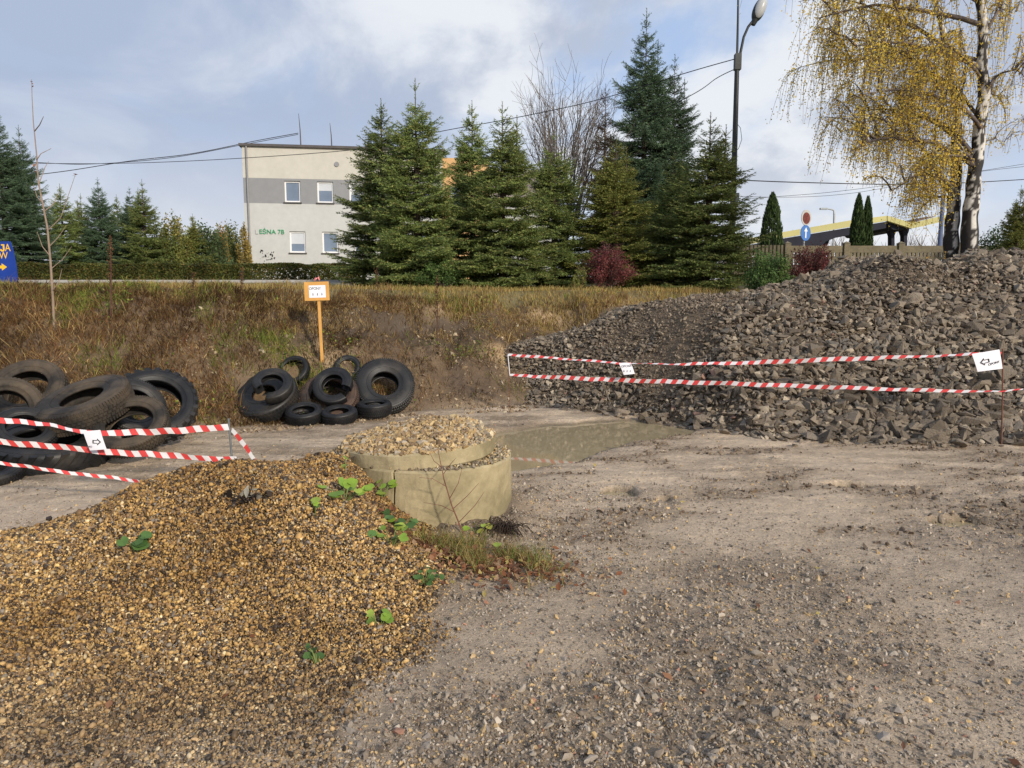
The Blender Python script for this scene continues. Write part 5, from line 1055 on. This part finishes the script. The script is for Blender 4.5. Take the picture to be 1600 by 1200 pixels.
for u_, v0, w_ in ((1300, 372, 3), (1369, 358, 3), (1408, 356, 2.5), (1428, 356, 2.6), (1240, 380, 3)): slab('column', [(u_ - w_, 396), (u_ + w_, 396), (u_ + w_, v0 + 10), (u_ + w_ * 2.4, v0), (u_ - w_ * 2.4, v0), (u_ - w_, v0 + 10)], 1.0, 1.5, m_navy)
mb = MB(); mb.tube([at(1467, 402, 40), at(1471, 345, 40), at(1475, 288, 40)], [.13, .11, .09], n=8); tag(mb.build('utility_pole', mat('blue_grey_pole', (.10, .13, .22), rough=.7, var=(2, .2))), 'slightly leaning blue-grey pole right of the yellow canopy', 'pole')
YD = 62.0; fl = thing('street_lamp', 'small far street lamp above the yellow canopy', 'street lamp', (at(1303, 400, YD)[0], YD, 2)); fo = np.array(fl.location); q = lambda u, v: at(u, v, YD) - fo
mb = MB(); mb.tube([(0, 0, 0), q(1303.5, 335), q(1303, 329), q(1300, 327.5), q(1290, 326)], [.10, .08, .06, .06, .05], n=6); mb.build('pole', m_post, fl); mb = MB(); mb.box(q(1287, 326.3), (.6, .25, .14)); mb.build('lamp_head', m_grey, fl)
put_spruce('y', 1593, 410, 286, 34, 19.0, 'slim young pine at the right edge of the photo', group='young pines')
shrub('young_pine', 'dark bushy young pines right of the birch', 'young pine', 1570, 412, 345, 52, 20.5, [(.06, .10, .035), (.08, .12, .04), (.045, .075, .03)], [3, 2, 2], 9000, .03, 'young pines', 60, seed=21)
shrub('yellow_bush', 'small orange-yellow bush on the crest left of the birch foot', 'bush', 1450, 412, 388, 14, 15.4, [(.70, .36, .03), (.62, .42, .06)], [2, 1], 420, .024, 'orange-yellow bushes at the birch', 16, seed=22)
shrub('yellow_bush', 'orange-yellow sprig touching the birch foot', 'bush', 1474, 412, 386, 10, 15.4, [(.70, .36, .03), (.62, .42, .06)], [2, 1], 300, .024, 'orange-yellow bushes at the birch', 12, seed=23)
# distant leafless wood
rng = np.random.default_rng(51); mb = MB()
for k in range(330):
    u_ = rng.uniform(1080, 1800) if k < 260 else rng.uniform(-200, 1080); Y = rng.uniform(75, 110); b = at(u_, 400, Y); hh = (rng.uniform(4.0, 8.0) if k < 260 else rng.uniform(2.5, 5)) * Y / 90; c = pick(rng, 1, [(.20, .16, .14), (.15, .12, .11), (.26, .20, .14)], [3, 2, 1])[0]
    mb.tube([(b[0], Y, 1), (b[0] + rng.normal(0, .2), Y, 2 + hh)], [.09, .02], n=3, cap=False, col=c)
    for j in range(16):
        z0 = 2 + hh * rng.uniform(.15, .85); l = hh * rng.uniform(.12, .3); a = rng.uniform(0, 6.28); mb.tube([(b[0], Y, z0), (b[0] + math.cos(a) * l * .6, Y + math.sin(a) * l * .6, z0 + l)], [.035, .012], n=3, cap=False, col=c)
n = 7000; u_ = rng.uniform(-200, 1800, n); Y = rng.uniform(75, 105, n); pz = rng.uniform(1.5, 4.2, n); px = (u_ - 800) / FPX * Y; leaves(mb, np.stack([px, Y, pz], -1), rng.uniform(.15, .4, n), pick(rng, n, [(.17, .14, .08), (.26, .20, .08), (.10, .11, .06), (.2, .15, .12)], [3, 2, 3, 3]), rng)
o = kind(mb.build('distant_wood', m_leaf), 'stuff'); tag(o, 'far leafless wood along the horizon', 'wood')

# ------------------------------------------------------------------ blue sign, sapling, stalks
YG = 21.6; m_bsign = mat('deep_blue_board', (.012, .045, .28), rough=.45, var=(2, .1)); m_ylet = mat('yellow_letters', (.85, .50, .03), rough=.5, var=(4, .05))
blue = thing('blue_sign', 'blue advertising board with yellow letters and arrow at the left edge', 'sign'); Mb = frame(at(-31, 409, YG), (1, 0, 0), (0, 0, 1)); blue.matrix_world = Mb; k_ = YG / FPX
mb = MB(); prism(mb, np.array([(-80, -33), (56, -33), (55, -5), (52, 18), (48.5, 31), (-80, 31)]) * k_, -.03, .0); mb.build('board', m_bsign, blue)
for xx in (-40, 30): mb = MB(); mb.tube([(xx * k_, 0, 0), (xx * k_, 1.2, 0)], .03, n=6); o = mb.build('leg', m_grey, blue); o.location = (0, -1.75, -.07)
text('lettering', 'A', .30, m_ylet, blue, (48.5 * k_, 21 * k_, .002), align='RIGHT', depth=.004, sx=.80); text('lettering', 'C', .30, m_ylet, blue, (31.5 * k_, 21 * k_, .002), align='RIGHT', depth=.004, sx=.80)
mb = MB(); prism(mb, np.array([(4.2, 5.6), (4.2, -3.2), (2.8, -5.4), (-.4, -5.6), (-2.6, -4.0), (-2.6, -1.6), (-.6, -1.8), (.2, -3.2), (1.5, -3.2), (1.7, -2.0), (1.7, 3.6), (-.8, 3.6), (-.8, 5.6)])[::-1] * k_, 0, .006); o = mb.build('lettering', m_ylet, blue); o.location = (35.2 * k_, 21 * k_, .001); text('lettering', 'IW', .28, m_ylet, blue, (43.5 * k_, 9 * k_, .002), align='RIGHT', depth=.004, sx=.85)
mb = MB(); prism(mb, np.array([(-14, 2.2), (3, 2.2), (3, 5.5), (11, 0), (3, -5.5), (3, -2.2), (-14, -2.2)]) * k_, 0, .006); o = mb.build('arrow', m_ylet, blue); o.location = (30 * k_, -8 * k_, .001)
m_sap = mat('pale_sapling_bark', (.27, .20, .15), rough=.8, var=(12, .2)); rng = np.random.default_rng(61)
Yp = 10.6; sb = at(85, 520, Yp); sap = thing('sapling', 'tall thin bare sapling on the bank at the left', 'sapling', tuple(sb)); so = np.array(sb); q = lambda u, v, Y=Yp: at(u, v, Y) - so
trk = [q(85, 535), q(83, 470), q(79, 410), q(74, 355), q(66, 315), q(60, 285), q(57, 240), q(52, 190), q(50, 150), q(49.5, 124)]
mb = MB(); mb.tube(trk, [.019, .018, .016, .014, .012, .010, .008, .006, .0045, .003], n=7)
for (a, b, c) in (((75, 360), (95, 340), (118, 272)), ((77, 385), (90, 372), (104, 352)), ((70, 330), (84, 318), (92, 300)), ((60, 290), (70, 262), (76, 252)), ((57, 250), (64, 240), (80, 232)), ((80, 420), (98, 405), (112, 385)), ((78, 400), (66, 385), (58, 362)), ((67, 318), (58, 308), (52, 288)), ((82, 455), (92, 440), (97, 420)), ((54, 205), (62, 195), (68, 182))): mb.tube([q(*a), q(b[0], b[1], Yp + rng.uniform(-.2, .2)), q(c[0], c[1], Yp + rng.uniform(-.3, .3))], [.008, .006, .003], n=4, cap=False)
mb.build('trunk', m_sap, sap); mb = MB(); lp = np.array([q(118, 272), q(116, 275), q(55, 262), q(53, 258), q(49.5, 127), q(50, 130), q(51, 135), q(56, 268)]); leaves(mb, lp, .03, pick(rng, len(lp), [(.35, .16, .08)], [1]), rng); mb.build('last_leaves', m_leaf, sap)
m_stalk = mat('dark_stalk', (.10, .05, .035), rough=.9, var=(20, .3))
def stalk(label, u, vb, vt, Y, seed, r=.012, fuzz=260):
    rng = np.random.default_rng(seed); b = at(u, vb, Y); tp = at(u + rng.uniform(-2, 3), vt, Y) - b; o = thing('dead_weed_stalk', label, 'weed', tuple(b), group='dead weed stalks on the bank'); mb = MB(); mb.tube([(0, 0, -.15), tp * .5 + [.01, 0, 0], tp], [r, r * .8, r * .4], n=5); mb.build('stem', m_stalk, o)
    if fuzz: mb = MB(); t = rng.uniform(.35, 1, fuzz); p = tp * t[:, None] + rng.normal(0, .018, (fuzz, 3)); leaves(mb, p, rng.uniform(.008, .02, fuzz), pick(rng, fuzz, BROWN, [2, 3, 1, 3, 3, .5]), rng); mb.build('seed_head', m_leaf, o)
stalk('tall dark fuzzy weed stalk right of the sapling', 172, 478, 368, 10.9, 1); stalk('dark weed stalk on the bank below the spruces', 683, 520, 430, 13.0, 2, .010, 120); stalk('thin weed stalk by the top edge right of the sign', 590, 470, 418, 13.6, 3, .007, 90); stalk('weed stalk near the top of the bank under the building', 376, 478, 418, 12.0, 4, .008, 120)
stalk('short reddish weed stalk in the grass left of the wooden sign', 300, 470, 425, 11.6, 5, .007, 120)

# ------------------------------------------------------------------ plants and litter near the ring
rng = np.random.default_rng(71)
def hit(u, v):
    d = ray(u, v); s = 1.5
    while s < 14:
        p = np.array([0, 0, HCAM]) + d * s
        g = max(float(G(p[0:1], p[1:2])[0]) * (p[1] < 7), float(T(p[0:1], p[1:2])[0]))
        if p[2] <= g: return p
        s += .01
    return np.array([0, 0, HCAM]) + d * s
m_pl = mat('coltsfoot_leaf', attr=True, rough=.5, spec=.35, transl=.3, var=(14, .2), bump=(40, .2, .004)); m_stem = mat('green_stem', (.16, .2, .06), rough=.6, var=(10, .2))
def leafy(label, u, v, n, size, spread, pal, seed, group='green leafy plants in the gravel'):
    rng = np.random.default_rng(seed); b = hit(u, v); o = thing('leafy_plant', label, 'plant', tuple(b), group=group); mb = MB(); st = MB()
    for k in range(n):
        a = rng.uniform(0, 6.283); q = spread * rng.uniform(.2, 1) ** .6; c = np.array([q * math.cos(a), q * math.sin(a) * .7, rng.uniform(.02, .10) + q * .1]); s = size * rng.uniform(.6, 1.2); ang = np.linspace(0, 2 * np.pi, 15)[:-1]; rr = s * (1 - .5 * np.exp(-((ang - np.pi) / .35) ** 2)) * (1 + .07 * np.cos(ang * 5 + k))
        up = np.array([rng.normal(0, .35), rng.normal(-.35, .3), 1.0]); M = np.array(axis_matrix(up, rng.uniform(0, 6.28))); ring_ = np.stack([rr * np.cos(ang), rr * np.sin(ang), .16 * rr * np.abs(np.sin(ang)) + .02 * s * np.cos(ang * 4)], -1) @ M.T + c
        V = np.vstack([ring_, c - M[:, 2] * .04 * s]); mb.add(V, [[i, (i + 1) % 14, 14] for i in range(14)], col=pick(rng, 1, pal, [1] * len(pal), .15)[0], smooth=True); st.tube([(0, 0, -.03), c * .55 + [0, 0, .02], c - [0, 0, .006]], [.004, .003, .002], n=4, cap=False)
    mb.build('leaves', m_pl, o); st.build('stems', m_stem, o); return o
LIM = [(.26, .40, .05), (.20, .33, .05), (.32, .42, .07)]; DKG = [(.07, .14, .035), (.10, .19, .05)]
leafy('bright green plant with round leaves left of the cracked ring', 538, 782, 13, .045, .19, LIM, 1); leafy('single green leaf shoot at the edge of the concrete slab', 540, 735, 2, .038, .03, LIM, 2); leafy('green leaves against the left side of the ring below the slab', 598, 775, 6, .036, .14, LIM, 3)
leafy('green plant on the slope below the crack of the ring', 612, 850, 10, .036, .13, LIM + DKG, 4); leafy('darker leaves creeping over the gravel below the ring', 620, 825, 9, .036, .14, DKG + LIM[:1], 5); leafy('dark green rosette in the middle of the gravel mound', 214, 862, 8, .045, .10, DKG, 6); leafy('small yellow-green plant at the foot of the gravel mound', 592, 980, 6, .032, .06, LIM, 7)
leafy('tiny dark green tuft of leaves on the lower gravel', 497, 1040, 7, .022, .06, DKG, 8); leafy('yellow-green leaves among the dead stems right of the ring foot', 750, 835, 8, .030, .15, LIM + [(.35, .36, .06)], 9); leafy('single pale green leaf in the grass by the ring', 776, 870, 1, .040, .01, LIM, 10); leafy('green moss-like leaves at the edge of the rust coloured litter', 665, 915, 12, .022, .10, DKG, 11); leafy('long green leaf at the top of the gravel mound', 492, 803, 3, .030, .06, DKG + LIM, 12)
# dry grass, leaf litter and dead stems at the foot of the ring
mb = MB(); n = 7000; cu = rng.normal(0, 1, n); x = -.22 + .34 * cu; y = 4.80 - .25 * (x + .2) + rng.normal(0, .16, n); k = (np.hypot(x - ringc[0], y - ringc[1]) > .70) & (x > -.75) & (x < .5) & (rng.uniform(0, .5, n) < np.clip(fbm(x, y, .22, 131, 2) + .10, 0, 1)); x, y = x[k], y[k]; n = len(x); g0 = np.maximum(G(x, y), T(x, y))
blades(mb, np.stack([x, y, g0 - .01], -1), rng.uniform(.03, .16, n), rng.uniform(.0012, .0028, n), rng.uniform(.2, 1.6, n), pick(rng, n, [(.36, .27, .10), (.28, .27, .08), (.16, .22, .05), (.40, .32, .14), (.24, .12, .05), (.13, .17, .04)], [4, 3, 2, 3, 3, 2], .2), rng)
tag(kind(mb.build('dry_grass', m_grass), 'stuff'), 'tuft of dry yellow-green grass at the foot of the ring', 'grass')
mb = MB(); n = 1000; x = -.25 + .33 * rng.normal(0, 1, n); y = 4.62 - .2 * x + .16 * rng.normal(0, 1, n); fx_ = rng.uniform(-3, 2.2, 130); fy_ = rng.uniform(2.4, 8, 130); x = np.r_[x, fx_]; y = np.r_[y, fy_]; k = np.hypot(x - ringc[0], y - ringc[1]) > .69; x, y = x[k], y[k]; n = len(x); g0 = np.where(y < 6.6, np.maximum(G(x, y), T(x, y)), T(x, y)) + .008
c = pick(rng, n, [(.25, .10, .045), (.34, .17, .09), (.15, .07, .04), (.40, .26, .15), (.45, .36, .12)], [3, 3, 3, 3, 1.5], .2); sz = rng.uniform(.012, .034, n); sz[-110:] *= .8
leaves(mb, np.stack([x, y, g0 + rng.uniform(0, .02, n)], -1), sz, c, rng, nrm=np.array([0, -.2, 1.0])); tag(kind(mb.build('fallen_leaves', m_leaf), 'stuff'), 'rust coloured fallen leaves at the foot of the gravel and ring', 'fallen leaves')
m_dstem = mat('reddish_dead_stem', (.17, .075, .05), rough=.8, var=(15, .3))
b = hit(728, 838); dw = thing('dead_weed', 'thin reddish dead weed with fine branches in front of the ring', 'weed', tuple(b)); q = lambda u, v, Y=b[1] - .02: at(u, v, Y) - b
mb = MB(); mb.tube([(0, 0, -.03), q(706, 790), q(694, 750), q(684, 702)], [.006, .005, .004, .002], n=5, cap=False); mb.build('stem', m_dstem, dw); mb = MB()
for a_, b_, c_2 in (((702, 780), (716, 755), (722, 732)), ((697, 760), (676, 748), (655, 746)), ((708, 795), (730, 775), (748, 755)), ((692, 742), (704, 725), (712, 716)), ((710, 800), (690, 790), (662, 785)), ((690, 730), (678, 720), (672, 708)), ((718, 815), (742, 790), (757, 768))): mb.tube([q(*a_), q(b_[0], b_[1], b[1] - rng.uniform(-.05, .1)), q(c_2[0], c_2[1], b[1] - rng.uniform(-.05, .12))], [.003, .0022, .0012], n=4, cap=False)
mb.build('twigs', m_dstem, dw)
m_root = mat('dark_roots', (.045, .03, .022), rough=.9, var=(20, .3)); b = hit(788, 832); rt = thing('root_tangle', 'dark tangle of dead roots and stems at the right foot of the ring', 'roots', tuple(b)); mb = MB()
for k in range(70):
    a = rng.uniform(0, 6.283); e = np.array([rng.normal(0, .11), rng.normal(-.05, .09), rng.uniform(-.01, .04)]); m_ = e * .5 + np.array([rng.normal(0, .03), rng.normal(0, .03), rng.uniform(.03, .15)]); tt_ = np.linspace(0, 1, 7)[:, None]; s0 = np.array([rng.normal(0, .05), rng.normal(0, .03), -.01]); mb.tube(s0 * (1 - tt_) ** 2 + 2 * tt_ * (1 - tt_) * (m_ + np.array([0, 0, .06])) + e * tt_ ** 2, np.linspace(.004, .0015, 7), n=4, cap=False)
mb.build('stems', m_root, rt)
b = hit(386, 782); cl = thing('withered_plant', 'withered grey-white leaves on a dark clod near the top of the gravel mound', 'plant', tuple(b)); mb = MB(); n = 26; p = np.stack([rng.normal(0, .07, n), rng.normal(0, .04, n), rng.uniform(.0, .06, n)], -1); leaves(mb, p, rng.uniform(.02, .05, n), pick(rng, n, [(.40, .38, .31), (.06, .045, .035), (.04, .03, .025), (.28, .25, .19)], [3, 3, 3, 2]), rng, asp=.5); mb.build('leaves', m_leaf, cl)
mb = MB()
for k in range(14): e = rng.normal(0, .09, 3); e[2] = abs(e[2]) * .7; mb.tube([(0, 0, -.02), e * .5 + [0, 0, .02], e], [.005, .004, .0015], n=4, cap=False)
mb.build('stems', m_root, cl)
